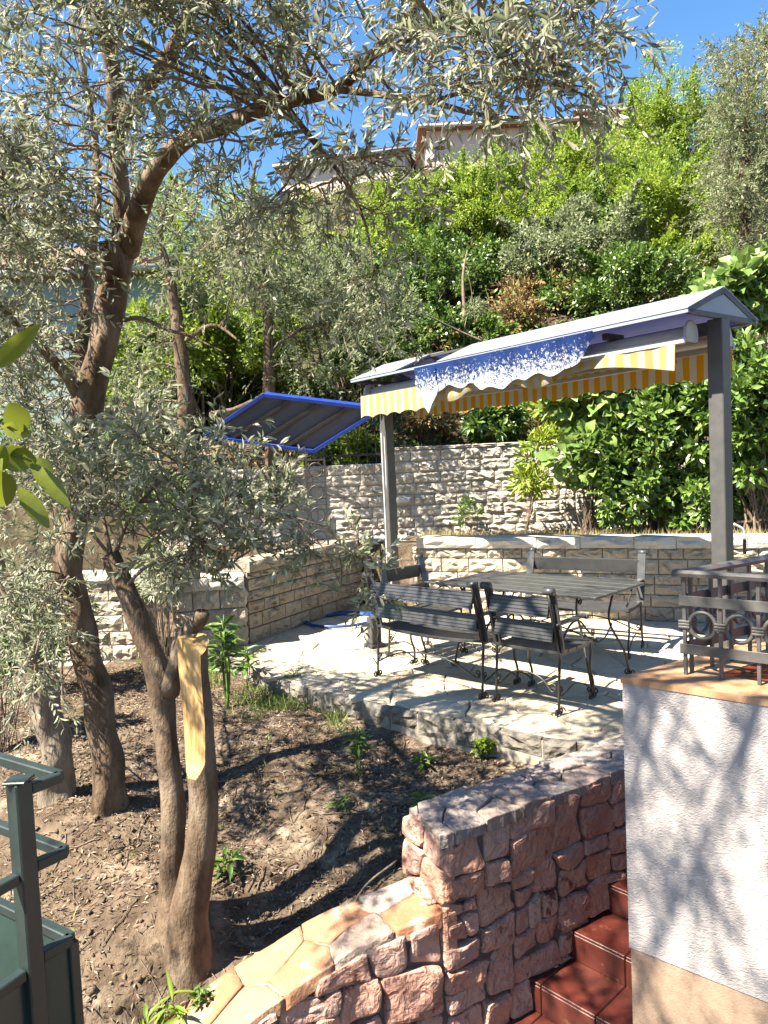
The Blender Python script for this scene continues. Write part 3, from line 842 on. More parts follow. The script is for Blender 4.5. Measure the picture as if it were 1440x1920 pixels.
# ------------------------------------------------------------------ red tiled stairs
st = tag(empty('stairway'), 'dark red tiled stairs climbing between the pink stone wall and the white wall', 'stairs')
e1 = unit(np.array([.73, .68])); e2 = np.array([e1[1], -e1[0]])     # up the stairs; across, away from the pink wall
base3 = np.array([.66, 3.66])
for k in range(-3, 7):
    p0 = base3+e1*.283*k-e2*.16
    z = -.91+.155*k
    Wd = 1.6
    MB().prism([tuple(p0+e1*.012), tuple(p0+e2*Wd+e1*.012), tuple(p0+e2*Wd+e1*.30), tuple(p0+e1*.30)], -1.75, z-.012).build('step_body', M['grout'], st)
    offs = [0, .20, .51, .82, 1.13, 1.44]
    for a, b in zip(offs[:-1], offs[1:]):
        c = p0+e2*(a+b)/2
        R = np.array([[e2[0], e1[0], 0], [e2[1], e1[1], 0], [0, 0, 1]])
        MB().box((*(c+e1*.1425), z-.006), (b-a-.007, .285, .014), R, .003).build('tread_tile', M['redtile'], st)
        MB().box((*(c+e1*.004), z-.013-.071), (b-a-.007, .014, .139), R, .003).build('riser_tile', M['redtile'], st)

# ------------------------------------------------------------------ white stucco wall with its patio and railing
WC = np.array([.815, 2.60]); wd = unit(np.array([.36, -.315])); wi = np.array([-wd[1], wd[0]])   # along towards camera right; inwards
WT = .955
hb = tag(empty('stucco_wall'), 'white textured stucco wall with tan plinth and peach coping at the right', 'wall')
WI2 = unit(np.array([.84, .54]))
def wp(a, b): return WC+wd*a+WI2*b
MB().prism([tuple(wp(0, 0)), tuple(wp(2.2, 0)), tuple(wp(2.2, 3.2)), tuple(wp(0, 3.2))], -.035, WT-.02).build('stucco_face', M['stucco'], hb)
MB().prism([tuple(wp(.004, .004)), tuple(wp(2.2, .004)), tuple(wp(2.2, 3.2)), tuple(wp(.004, 3.2))], -1.75, -.035).build('plinth', M['render_tan'], hb)
cm = MB()
for (a0, a1, b0, b1) in ((-.004, 2.2, -.004, .21), (-.004, .20, .21, 3.2)):
    cm.prism([tuple(wp(a0, b0)), tuple(wp(a1, b0)), tuple(wp(a1, b1)), tuple(wp(a0, b1))], WT-.022, WT)
cm.build('coping', M['peach'], hb)
WR = np.array([[wd[0], wi[0], 0], [wd[1], wi[1], 0], [0, 0, 1]])
fl = structure(empty('patio_floor'))
for i in range(7):
    for j in range(10):
        c = wp(.20+.15+i*.3, .21+.15+j*.3)
        h_ = .147
        MB().prism([tuple(c-wd*h_-WI2*h_), tuple(c+wd*h_-WI2*h_), tuple(c+wd*h_+WI2*h_), tuple(c-wd*h_+WI2*h_)], WT-.016, WT-.004).build('floor_tile', M['redfloor'], fl)

rl = tag(empty('iron_railing'), 'grey wrought iron railing with a row of rings on the white wall', 'railing')
def railing(o, d, n, count, z0, skip_first=False):
    """o: corner, d: direction along, n: outward"""
    d3 = np.array([*d, 0.0]); n3 = np.array([*n, 0.0]); o3 = np.array([*o, 0.0])
    L = .12*count+.06
    hr = MB()
    prof = [(-.022, 0), (.022, 0), (.024, .012), (.014, .022), (-.014, .022), (-.024, .012)]
    a, b = o3-d3*.035, o3+d3*L
    V = [tuple(a+n3*p+np.array([0, 0, z0+.35+q])) for p, q in prof]+[tuple(b+n3*p+np.array([0, 0, z0+.35+q])) for p, q in prof]
    k = len(prof)
    F = [(i, (i+1) % k, k+(i+1) % k, k+i) for i in range(k)]+[tuple(range(k))[::-1], tuple(range(k, 2*k))]
    hr.add(V, F).build('handrail', M['rail'], rl)
    for zz in (.265, .095):
        MB().bar(o3-d3*.014+n3*.012+[0, 0, z0+zz], o3+d3*L+n3*.012+[0, 0, z0+zz], .006, .036, bev=.001).build('flat_bar', M['rail'], rl)
    for i in range(count+1):
        p = o3+d3*.12*i
        if not (i == 0 and skip_first):
            MB().bar(p+[0, 0, z0], p+[0, 0, z0+.352], .012, .012, up=d3, bev=.001).build('baluster', M['rail'], rl)
        if i < count:
            c = p+d3*.06+np.array([0, 0, z0+.18])
            t = np.linspace(0, 2*math.pi, 29)
            P = np.array([c+d3*math.cos(x)*.044+np.array([0, 0, 1])*math.sin(x)*.046 for x in t])
            MB().tube(P, .0072, 8, cap=False).build('ring', M['rail'], rl, True)
        cb = MB()
        for q in (-.010, 0, .010):
            cb.box(p+[0, 0, z0+.18+q], (.040, .024, .0085), np.array([d3, n3, [0, 0, 1]]).T, .002)
        cb.build('collar', M['rail'], rl)
ro = wp(.13, .15)
railing(ro, wd, -wi, 9, WT)
railing(ro+WI2*.035, WI2, -unit(np.array([-WI2[1], WI2[0]]))*-1, 16, WT)

# ------------------------------------------------------------------ steel canopy with twin awnings
PL, PR = np.array([.07, 8.62]), np.array([2.47, 5.45])
bd = unit(PR-PL); bn = np.array([bd[1], -bd[0]])       # along beam to the right; front normal (towards camera left)
if bn[0] > 0: bn = -bn
BL = np.linalg.norm(PR-PL); ZT = 2.70
cp = empty('awning_canopy', (*PL, 0), math.atan2(bd[1], bd[0]))
tag(cp, 'grey steel canopy on two posts with torn yellow striped awnings and small gable roof', 'canopy')
# local frame: x along the beam (left post at 0, right at BL), y = back (+), front is -y or +y by handedness
fs = -1.0 if np.dot(np.array([-bd[1], bd[0]]), bn) < 0 else 1.0     # sign of the front side in local y
PW = .115
for x in (0, BL):
    MB().box((x, 0, ZT/2), (PW, PW, ZT), None, .006).build('post', M['postgrey'], cp)
    MB().box((x, 0, .006), (.22, .22, .012), None, .002).build('base_plate', M['postgrey'], cp)
for x in (0, BL):
    for dx in (-.08, .08):
        for dy in (-.08, .08):
            MB().tube([(x+dx, dy, .012), (x+dx, dy, .026)], .009, 6).build('bolt', M['frame'], cp)
MB().box((BL/2, 0, ZT-.06), (BL-PW-.004, .08, .1), None, .004).build('beam', M['frame'], cp)
XL, XR, HW, RH = .02, BL+.03, .46, .20
def gable(x):
    m = MB()
    for s in (-1, 1):
        m.bar((x, s*HW, ZT+.012), (x, 0, ZT+RH), .035, .03, up=(1, 0, 0))
    m.bar((x, -HW+.02, ZT+.012), (x, HW-.02, ZT+.012), .035, .03, up=(1, 0, 0))
    return m
for x in (XL, XR, XL+.80, 1.47):
    gable(x).build('gable_frame', M['frame'], cp)
for y, z in ((-HW, ZT+.012), (HW, ZT+.012), (0, ZT+RH)):
    MB().bar((XL-.015, y, z), (XR+.015, y, z), .03, .022).build('purlin', M['frame'] if z > ZT+.1 else M['panel'], cp)
tri = MB().add([(XR+.004, -HW+.05, ZT+.03), (XR+.004, HW-.05, ZT+.03), (XR+.004, 0, ZT+RH-.03)], [(0, 1, 2)])
tri.add([(XR+.010, -HW+.05, ZT+.03), (XR+.010, HW-.05, ZT+.03), (XR+.010, 0, ZT+RH-.03)], [(0, 2, 1)])
tri.build('gable_panel', M['panel'], cp)
def roof_panel(x0, x1, s):
    m = MB()
    a, b = np.array([x0, s*(HW+.02), ZT+.028]), np.array([x0, s*.004, ZT+RH+.02])
    V = [a, a+[x1-x0, 0, 0], b+[x1-x0, 0, 0], b]
    up = np.array([0, 0, .006])
    m.add([*V, *[v+up for v in V]], [(0, 1, 2, 3), (4, 7, 6, 5), (0, 4, 5, 1), (1, 5, 6, 2), (2, 6, 7, 3), (3, 7, 4, 0)])
    return m
for (x0, x1, s) in ((XL-.02, XL+.80, fs), (1.45, XR+.02, fs), (XL-.02, XL+1.0, -fs), (XR-2.1, XR+.02, -fs), (XL+1.0, XR-2.1, -fs)):
    if (x0, s) == (XL+1.0, -fs): continue
    roof_panel(x0, x1, s).build('roof_panel', M['panel'], cp)
for x in (.55, 2.2, BL-.75):
    MB().box((x, fs*.20, ZT-.02), (.05, .22, .05), None, .004).build('bracket', M['frame'], cp)
# cassettes and folded front bars, one awning on each side
for s, nm in ((fs, 'stripe_pale'), (-fs, 'stripe_backlit')):
    t = np.linspace(0, 2*math.pi, 13)
    P = np.array([(x, s*.20, ZT-.10) for x in np.linspace(.06, BL-.10, 8)])
    MB().tube(P, .055, 12).build('roller', M['cassette'], cp, True)
    MB().bar((.03, s*.34, ZT-.16), (BL-.06, s*.34, ZT-.16), .03, .05, bev=.006).build('front_bar', M['cassette'], cp)
    for x in (.03, BL-.075):
        m = MB()
        ang = np.linspace(-.4, math.pi+.4, 9)
        prof = [(.10*math.cos(q)*.8, .11*math.sin(q)) for q in ang]
        n = len(prof)
        V = [(x-.012, s*(.24+p), ZT-.12+q) for p, q in prof]+[(x+.012, s*(.24+p), ZT-.12+q) for p, q in prof]
        F = [(i, (i+1) % n, n+(i+1) % n, n+i) for i in range(n)]+[tuple(range(n))[::-1], tuple(range(n, 2*n))]
        m.add(V, F).build('end_cap', M['cassette'], cp)
    # folded arms
    MB().bar((.5, s*.27, ZT-.22), (1.8, s*.31, ZT-.23), .03, .035, bev=.005).build('folding_arm', M['cassette'], cp)
    MB().bar((BL-.5, s*.27, ZT-.22), (BL-1.9, s*.31, ZT-.235), .03, .035, bev=.005).build('folding_arm', M['cassette'], cp)
def cloth(name, x0, x1, topf, botf, yf, matk, nx=90, nz=8, scallop=.0, pitch=.24, parent=cp, bulgef=None):
    xs = np.linspace(x0, x1, nx); V, F = [], []
    for i, x in enumerate(xs):
        zt, zb = topf(x), botf(x)
        zb += scallop*abs(math.sin(math.pi*x/pitch))
        for j in range(nz):
            t = j/(nz-1)
            z = zt+(zb-zt)*t
            y = yf(x, t)
            V.append((x, y, z))
    F = [(i*nz+j, (i+1)*nz+j, (i+1)*nz+j+1, i*nz+j+1) for i in range(nx-1) for j in range(nz-1)]
    return MB().add(V, F).build(name, M[matk], parent, True)
rip = lambda x, k: math.sin(x*11+k)*.5+math.sin(x*27+k*2)*.3
# back valance: whole, hangs straight, its backlit gold put into the fabric colour
cloth('valance', .12, BL-.09, lambda x: ZT-.17, lambda x: ZT-.40-.01*math.sin(x*9), lambda x, t: -fs*(.355+.012*rip(x, 1)*t), 'stripe_backlit', 160, 6, .035)
# front valance at the left, then the torn cloth that sags towards the middle and is caught up at the right
cloth('valance', .02, 1.32, lambda x: ZT-.15, lambda x: ZT-.40, lambda x, t: fs*(.36+.02*rip(x, 0)*t), 'stripe_pale', 60, 6, .03)
cloth('torn_awning_cloth', 1.26, BL-1.2, lambda x: ZT-.15, lambda x: ZT-.315-.03*math.sin((x-.95)*4.2)-.02*math.sin(x*13), lambda x, t: fs*(.35+.05*math.sin(t*2.5)+.025*rip(x, 2)*t), 'stripe_pale', 90, 8, .0)
cloth('torn_awning_cloth', BL-1.24, BL-.13, lambda x: ZT-.14, lambda x: ZT-.29+.04*math.sin((x-BL+1.24)*3.0)-.10*max(0, (x-BL+.9)/.5)**1.0*.45, lambda x, t: fs*(.35+.03*rip(x, 3)*t), 'stripe_pale', 70, 8, .0)
# faded blue tarp strip caught under the eave
tp = empty('blue_tarp', (*(PL+bd*0), ZT+.01), math.atan2(bd[1], bd[0]))
tag(tp, 'flaking blue tarp strip hanging under the eave of the canopy roof', 'tarp')
cloth('tarp_sheet', 1.12, 3.25, lambda x: .0, lambda x: -.22-.10*math.sin((x-1.12)*1.47)*abs(math.sin(x*3.1+.4))-.04*math.sin(x*7)-.02*math.sin(x*23)+max(0, x-2.95)*.45, lambda x, t: fs*(HW+.03-.05*t+.03*rip(x, 4)*t), 'tarp', 120, 10, parent=tp)
cloth('torn_flap', 1.14, 1.44, lambda x: -.02, lambda x: -.46+abs(x-1.3)*1.6, lambda x, t: fs*(HW+.045-.03*t+.02*rip(x*2, 5)*t), 'tarp', 20, 10, parent=tp)
# pull cord and its crank hook by the left post
cr = MB(); cr.tube(np.array([(0, 0, 0), (0, .003, -.6), (0.004, 0, -1.2), (0, 0, -1.72)]), .005, 5, 12)
cr.tube(np.array([(0.03, 0, 0), (.033, .003, -.6), (.03, 0, -.85)]), .003, 5, 8)
cr.tube(np.array([(0, 0, -1.72), (.03, 0, -1.76), (.05, 0, -1.84), (.03, 0, -1.95)]), .005, 5, 10)
c_ = cr.build('crank_rod', M['cord'], None, True); c_.location = at(713, 775, 8.35)
tag(c_, 'thin white awning crank rod hanging beside the left post', 'rod')

# ------------------------------------------------------------------ benches, chairs and table
def spiral(c, r0, turns, ax, ay, start, n=16, shrinkf=.28):
    t = np.linspace(0, 1, n)
    r = r0*(1-(1-shrinkf)*t)
    a = start+t*turns*2*math.pi
    return np.array([c+ax*(ri*math.cos(x))+ay*(ri*math.sin(x)) for ri, x in zip(r, a)])
EX, EY, EZ = np.eye(3)
def side_frame(x, parent, arm=True, depth=.46):
    """one iron side: rear leg with back bar, front leg, scroll feet, arm arch"""
    r = .0095
    m = MB(); m.tube([(x, 0, 0.02), (x, .012, .2), (x, .03, .40), (x, -.02, .60), (x, -.085, .84)], r, 6, 14)
    m.build('rear_leg', M['furn_iron'], parent, True)
    m = MB(); m.tube([(x, depth, .02), (x, depth+.012, .12), (x, depth-.03, .24), (x, depth-.012, .34), (x, depth-.02, .415)], r, 6, 14)
    m.build('front_leg', M['furn_iron'], parent, True)
    for y in (0, depth):
        for s in (-1, 1):
            m = MB(); m.tube(spiral(np.array([x, y+s*.026, .028]), .026, 1.25, EY*s, EZ, math.pi*1.0), .0068, 5)
            m.build('scroll_foot', M['furn_iron'], parent, True)
    # side stretcher
    m = MB(); m.tube([(x, .035, .16), (x, .02, .125), (x, .09, .135), (x, .22, .17), (x, .36, .13), (x, depth-.01, .07)], .006, 5, 18)
    m.tube(spiral(np.array([x, .04, .175]), .02, 1.2, EY, EZ, -math.pi/2), .0055, 5)
    m.build('side_stretcher', M['furn_iron'], parent, True)
    m = MB(); m.bar((x, .02, .408), (x, depth-.01, .408), .012, .018); m.build('seat_rail', M['furn_iron'], parent)
    if arm:
        m = MB(); m.tube([(x, .015, .30), (x, .05, .46), (x, .17, .585), (x, .30, .60), (x, .40, .52), (x, depth+.02, .46)], .0075, 6, 18)
        m.tube(spiral(np.array([x, depth+.025, .485]), .024, 1.2, EY, EZ, -math.pi/2), .0065, 5)
        m.build('arm_arch', M['furn_iron'], parent, True)
        m = MB(); m.bar((x, -.02, .625), (x, .36, .628), .055, .018, bev=.005)
        m.tube([(x-.032, .365, .62), (x+.032, .365, .62)], .018, 8)
        m.build('armrest', M['furn'], parent)
    # wide back board with its rolled top
    m = MB()
    prof = [(.038, .42), (.0, .60), (-.062, .855)]
    P = catmull([(x, y, z) for y, z in prof], 7)
    V, F = [], []
    for p in P:
        for dx, dy in ((-.034, 0), (.034, 0), (.034, .016), (-.034, .016)): V.append((p[0]+dx, p[1]+dy, p[2]))
    for i in range(6):
        for j in range(4): F.append((i*4+j, i*4+(j+1) % 4, (i+1)*4+(j+1) % 4, (i+1)*4+j))
    F += [(0, 1, 2, 3), (24, 27, 26, 25)]
    m.add(V, F); m.build('back_support', M['furn'], parent)
    m = MB(); m.tube([(x-.036, -.078, .862), (x+.036, -.078, .862)], .026, 12); m.build('back_scroll', M['furn'], parent, True)
def plank(L, zc, yc, tilt, name, parent):
    """grooved back plank; ribs on the rear side"""
    h, t = .125, .022
    prof = [(t/2, -h/2), (t/2, h/2), (-t/2, h/2)]
    for k in range(5):
        z = h/2-(k+.5)*h/5
        prof += [(-t/2, z+.004), (-t/2+.006, z+.002), (-t/2+.006, z-.002), (-t/2, z-.004)]
    prof += [(-t/2, -h/2)]
    c, s = math.cos(tilt), math.sin(tilt)
    n = len(prof); V = []
    for x in (-L/2, L/2):
        for y, z in prof: V.append((x, yc+y*c-z*s, zc+y*s+z*c))
    F = [(i, (i+1) % n, n+(i+1) % n, n+i) for i in range(n)]+[tuple(range(n))[::-1], tuple(range(n, 2*n))]
    MB().add(V, F).build(name, M['furn'], parent)
def seat_slats(L, parent, depth=.45, sag=.028, count=4):
    wv = depth/count
    for k in range(count):
        y0, y1 = .02+k*wv, .02+(k+1)*wv-.010
        n = 13; V, F = [], []
        dip = -.012*math.sin(math.pi*(k+.5)/count)
        for i in range(n):
            x = -L/2+L*i/(n-1)
            z = .42+dip-sag*(1-(2*x/L)**2)
            for yy, zz in ((y0, 0), (y1, 0), (y1, .02), (y0, .02)): V.append((x, yy, z+zz))
        for i in range(n-1):
            for j in range(4): F.append((i*4+j, i*4+(j+1) % 4, (i+1)*4+(j+1) % 4, (i+1)*4+j))
        F += [(0, 1, 2, 3), tuple((n-1)*4+j for j in (3, 2, 1, 0))]
        MB().add(V, F).build('seat_slat', M['furn'], parent)
def make_seat(name, L, sag):
    t = empty(name)
    for s in (-1, 1): side_frame(s*L/2, t)
    plank(L-.04, .74, -.052, -.27, 'back_plank', t)
    plank(L-.04, .565, -.004, -.20, 'back_plank', t)
    seat_slats(L+.02, t, .45, sag)
    m = MB(); m.tube([(-L/2+.02, 0, .18), (-L/2+.05, 0, .155), (-L/4, 0, .235), (0, 0, .265), (L/4, 0, .235), (L/2-.05, 0, .155), (L/2-.02, 0, .18)], .0065, 5, 26)
    for s in (-1, 1): m.tube(spiral(np.array([s*(L/2-.035), 0, .19]), .024, 1.2, EX*s, EZ, math.pi*1.5), .0058, 5)
    m.build('arched_stretcher', M['furn_iron'], t, True)
    return t
bench = make_seat('garden_bench', 1.07, .03)
chair = make_seat('garden_chair', .52, .008)
def put(o, p, face, label, cat, group):
    """stand the seat with the middle of its back legs at p, looking along face"""
    f = unit(np.array(face))
    o.location = (p[0], p[1], .002); o.rotation_euler = (0, 0, math.atan2(f[1], f[0])-math.pi/2)
    tag(o, label, cat, group)
G1, G2 = 'slatted benches round the table', 'slatted chairs round the table'
put(bench, (.28, 5.80), (.69, .73), 'grey slatted bench with its back to the viewer, left of the chair', 'bench', G1)
put(chair, (.945, 5.18), (.70, .71), 'single grey slatted chair nearest the viewer, back turned, by the white wall', 'chair', G2)
b2_ = copy_tree(bench)
put(b2_, (1.86, 7.03), (-.55, -.84), 'grey slatted bench on the far side of the table against the sunlit wall', 'bench', G1)
c2_ = copy_tree(chair)
put(c2_, (.18, 6.98), (.68, -.73), 'grey slatted chair at the far head of the table beside the left post', 'chair', G2)
tb = empty('garden_table', (0, 0, 0))
tu = unit(np.array([-1.04, 1.01])); tc_ = np.array([1.23, 6.12])
tb.location = (*tc_, 0.002); tb.rotation_euler = (0, 0, math.atan2(tu[1], tu[0]))
tag(tb, 'grey slatted garden table with scrolled iron legs amid the benches', 'table')
TL, TW = 1.5, .80
for k in range(5):
    wv = TW/5
    MB().box((0, -TW/2+wv*(k+.5), .73), (TL, wv-.008, .022), None, .004).build('table_slat', M['furn'], tb)
for sx in (-1, 1):
    x = sx*(TL/2-.2)
    m = MB(); m.bar((x, -TW/2+.06, .712), (x, TW/2-.06, .712), .03, .012); m.build('top_rail', M['furn_iron'], tb)
    for sy in (-1, 1):
        m = MB()
        m.tube([(x+sx*.10, sy*.30, .02), (x+sx*.06, sy*.29, .2), (x-sx*.02, sy*.22, .42), (x-sx*.03, sy*.27, .58), (x, sy*.31, .705)], .0095, 6, 16)
        m.tube(spiral(np.array([x, sy*.27, .672]), .026, 1.3, EY*sy, EZ, math.pi/2), .007, 5)
        for q in (-1, 1): m.tube(spiral(np.array([x+sx*.10+q*.024, sy*.30, .028]), .024, 1.2, EX*q, EZ, math.pi), .0068, 5)
        m.build('leg', M['furn_iron'], tb, True)
    m = MB(); m.tube([(x, -.22, .42), (x, -.12, .34), (x, 0, .31), (x, .12, .34), (x, .22, .42)], .007, 5, 14); m.build('cross_brace', M['furn_iron'], tb, True)
m = MB(); m.tube([(-TL/2+.2, 0, .31), (-.2, 0, .40), (0, 0, .42), (.2, 0, .40), (TL/2-.2, 0, .31)], .007, 5, 16); m.build('long_brace', M['furn_iron'], tb, True)

# short bollard by the left end of the near bench
bo = empty('post_stub', tuple(on(703, 1212, 0)[:2])+(0,), .55)
bo.location.z = .002
MB().box((0, 0, .015), (.17, .17, .03), None, .004).build('base_plate', M['postgrey'], bo)
MB().box((0, 0, .16), (.105, .105, .26), None, .006).build('shaft', M['postgrey'], bo)
tag(bo, 'short grey steel post stub on a base plate left of the near bench', 'post stub')

# blue hose coiled at the foot of the shaded wall, rising to a tap
hp = []
for k in range(60):
    a = k/60*2*math.pi*2.3
    c = on(640, 1163, .02)
    hp.append((c[0]+.42*math.cos(a)*(1-.04*a/6), c[1]+.36*math.sin(a)*(1+.05*a/6), .018+.004*a/3))
hp += [(c[0]+.55, c[1]+.35, .02), (.02, 9.1, .03), (-.02, 9.45, .1), (-.05, 9.55, .5), (-.05, 9.56, .8)]
tag(MB().tube(hp, .014, 7, 160).build('garden_hose', M['hose'], None, True), 'blue garden hose coiled on the paving by the shaded wall', 'hose')

# bent lamp pipe on the coping right of the right post
lp = empty('pipe_spout', (0, 0, 0)); p0 = np.array(at(1396, 1012, 7.25)); lp.location = tuple(p0)
MB().tube([(0, 0, -.14), (0, 0, .0)], .017, 8, 4).build('sleeve', M['iron'], lp, True)
MB().tube([(0, 0, 0), (0, 0, .06), (-.02, 0, .11), (-.10, .01, .16)], .013, 8, 14).build('bent_pipe', M['cassette'], lp, True)
tag(lp, 'bent pale pipe with black sleeve on the coping right of the canopy post', 'pipe')
ql = MB(); ql.box((0, 0, 0), (.2, .05, .09), None, .01).box((0, -.03, .0), (.16, .02, .06), None, .006)
o = ql.build('wall_lamp', M['cassette']); o.location = at(757, 938, 10.27)
tag(o, 'small grey box lamp fixed to the block wall beside the left post', 'lamp')

# ------------------------------------------------------------------ blue shelter and its column
Q = [np.array(p) for p in ((-1.34, 8.88, 2.68), (.03, 8.58, 2.43), (-.80, 9.03, 2.00), (-2.18, 9.33, 2.26))]
nq = unit(np.cross(Q[1]-Q[0], Q[3]-Q[0]));  nq = nq if nq[2] > 0 else -nq
bsh = tag(empty('blue_shelter'), 'tilted shelter roof with bright blue trim and dark ribbed underside behind the olive', 'shelter')
m = MB(); m.add([*[q for q in Q], *[q+nq*.008 for q in Q]], [(0, 1, 2, 3), (4, 7, 6, 5), (0, 4, 5, 1), (1, 5, 6, 2), (2, 6, 7, 3), (3, 7, 4, 0)])
m.build('roof_sheet', M['sheet'], bsh)
for i in range(4):
    MB().bar(Q[i]-nq*.02, Q[(i+1) % 4]-nq*.02, .04, .075, up=nq).build('trim', M['bluetrim'], bsh)
for t in (.25, .5, .75):
    a, b = Q[0]*(1-t)+Q[1]*t, Q[3]*(1-t)+Q[2]*t
    MB().bar(a-nq*.025, b-nq*.025, .035, .04, up=nq).build('rib', M['iron'], bsh)
for t in (.55, .68):
    a, b = Q[1]*(1-t)+Q[2]*t, Q[0]*(1-t)+Q[3]*t
for (cx_, cy_, zt) in ((-.80, 9.0, 2.02), (-2.05, 9.28, 2.24)):
    for dx in (-.11, .11):
        MB().bar((cx_+dx, cy_, .85), (cx_+dx, cy_, zt), .022, .022, up=(1, 0, 0)).build('column_bar', M['iron'], bsh)
    z = .95
    while z < zt-.1:
        t = np.linspace(0, 2*math.pi, 21)
        P = np.array([(cx_+.085*math.cos(a), cy_, z+.085*math.sin(a)) for a in t])
        MB().tube(P, .009, 6, cap=False).build('column_ring', M['iron'], bsh, True)
        MB().bar((cx_-.1, cy_, z+.12), (cx_+.1, cy_, z+.12), .016, .016).build('column_rung', M['iron'], bsh)
        z += .27

# iron fence above the block wall
fn = tag(empty('iron_fence'), 'thin black iron bar fence above the left part of the block wall', 'fence')
for z in (1.95, 2.55):
    MB().bar((-3.2, 10.5, z), (.3, 10.46, z), .02, .03).build('fence_rail', M['iron'], fn)
me = MB().bar((0, 0, 0), (0, 0, .85), .014, .014, up=(1, 0, 0)).mesh('fence_bar', M['iron'])
for k in range(29):
    x = -3.2+k*.125
    link('fence_bar', me, fn, Matrix.Translation((x, 10.5-.011*(x+3.2), 1.8)))
# dark iron gate between the pillar and the left wall
gt = tag(empty('iron_gate'), 'narrow dark iron gate between the squat pillar and the left wall', 'gate')
for x in np.linspace(-2.52, -2.16, 6):
    MB().bar((x, 7.62+(x+2.52)*-.4, -.15), (x, 7.62+(x+2.52)*-.4, .95), .018, .018, up=(1, 0, 0)).build('gate_bar', M['iron'], gt)
for z in (0, .4, .85):
    MB().bar((-2.52, 7.62, z), (-2.16, 7.476, z), .02, .03).build('gate_rail', M['iron'], gt)

# ------------------------------------------------------------------ green steel railing at the lower left
gr = tag(empty('green_railing'), 'dark green square tube railing with sheet panels at the lower left corner', 'railing')
g0 = at(52, 1700, 2.0)[:2]; g1 = on(112, 1447, .9)[:2]; g2 = np.array([-1.35, 2.34]); g3 = g0+unit(np.array([-.45, -.9]))*.9
def gbar(a, b, z, h=.03, wv=.03, name='rail', mk='greenmetal'):
    MB().bar((*a, z), (*b, z), wv, h, bev=.003).build(name, M[mk], gr)
zt_ = .915
MB().bar((*g0, -.9), (*g0, zt_), .05, .05, up=(.5, .85, 0), bev=.004).build('post', M['greenmetal'], gr)
MB().box((*g0, zt_+.004), (.062, .062, .008), None, .002).build('post_cap', M['greenmetal'], gr)
MB().bar((*g1, -.9), (*g1, .40), .03, .03, up=(.5, .85, 0), bev=.003).build('post', M['greenmetal'], gr)
g0b = g0+unit(g1-g0)*.028
for z in (.885, .665, .405):
    gbar(g0b, g1, z); gbar(g1, g2, z)
for z in (.655, .385, .05):
    gbar(g0+unit(g3-g0)*.028, g3, z)
def panel(a, b, z0, z1, off=0.0):
    d = unit(b-a); nn = np.array([-d[1], d[0]])*.004
    MB().prism([tuple(a+nn), tuple(b+nn), tuple(b-nn), tuple(a-nn)], z0, z1).build('panel', M['greenpanel'], gr)
panel(g0b, g1, -.9, .388); panel(g1+unit(g2-g1)*.02, g2, -.9, .388); panel(g0+unit(g3-g0)*.03+np.array([.0, .012]), g3+np.array([0, .012]), -.9, .37)

# ------------------------------------------------------------------ buildings on and beside the hill
def house(name, label, x0, x1, y, dep, z0, z1, wm, wins, rot=0.0, roof=True, pitch=.22, over=.35):
    h = tag(empty(name, ((x0+x1)/2, y, 0), rot), label, 'house')
    L = x1-x0
    MB().box((0, dep/2, (z0+z1)/2), (L, dep, z1-z0)).build('wall', M[wm], h)
    if roof:
        hh = dep*pitch
        m = MB(); a, b, c_, d_ = -L/2-over, L/2+over, -over, dep+over
        ins = dep*.45
        V = [(a, c_, z1), (b, c_, z1), (b, d_, z1), (a, d_, z1), (a+ins, dep/2, z1+hh), (b-ins, dep/2, z1+hh)]
        V += [(v[0], v[1], z1+.12) for v in V[:4]]
        V[4:6] = [(a+ins, dep/2, z1+hh+.12), (b-ins, dep/2, z1+hh+.12)]
        m.add(V, [(0, 3, 2, 1), (0, 1, 7, 6), (1, 2, 8, 7), (2, 3, 9, 8), (3, 0, 6, 9), (6, 7, 5, 4), (7, 8, 5), (8, 9, 4, 5), (9, 6, 4)])
        r = m.build('roof', M['rooftile'], h)
        m = MB()
        for k in range(int((L+2*over)/.22)):
            x = a+.11+k*.22
            m.tube([(x, c_-.02, z1+.13), (x, c_+.5, z1+.13+.5*hh/(dep/2+over))], .06, 6)
        m.build('eave_tiles', M['rooftile'], r)
        MB().tube([(a, c_-.08, z1+.04), (b, c_-.08, z1+.04)], .06, 7).build('gutter', M['cassette'], r, True)
    for (wx, wz, ww, wh) in wins:
        f = MB().box((wx, .0, wz), (ww+.16, .08, wh+.16)).build('window', M['shutter'], h)
        MB().box((wx, -.045, wz), (ww, .02, wh)).build('pane', M['glass'], f)
    return h
pa = at(800, 250, 30); pb_ = at(1115, 250, 30)
ztop = at(950, 240, 30)[2]
wpos = at(935, 298, 30)
house('pink_house', 'pale pink house on the hilltop with a small dark window', pa[0], pb_[0]+.5, 30, 7, 8, ztop, 'pinkwall',
      [(wpos[0]-(pa[0]+pb_[0]+.5)/2, wpos[2], .55, .8), (wpos[0]+2.4-(pa[0]+pb_[0]+.5)/2, wpos[2], .55, .8)])
pa = at(520, 300, 27); pb_ = at(762, 330, 27)
house('pale_house', 'pale pinkish white house seen through the olive branches', pa[0], pb_[0], 27, 6, 6, at(700, 300, 27)[2], 'pinkwall', [(-1.2, at(640, 380, 27)[2], .6, .8)], rot=-.22, over=.2)
pa = at(1090, 215, 36); pb_ = at(1268, 205, 36)
house('cream_house', 'cream house with a tiled roof and gutter on the hilltop right', pa[0], pb_[0], 36, 7, 10, at(1180, 213, 36)[2], 'creamwall', [(-.8, at(1150, 250, 36)[2], .7, .9)])
p = at(1433, 70, 13); va = math.atan2(p[0], p[1])+.03
hc = p[:2]+2.5*np.array([math.cos(-va), math.sin(-va)])
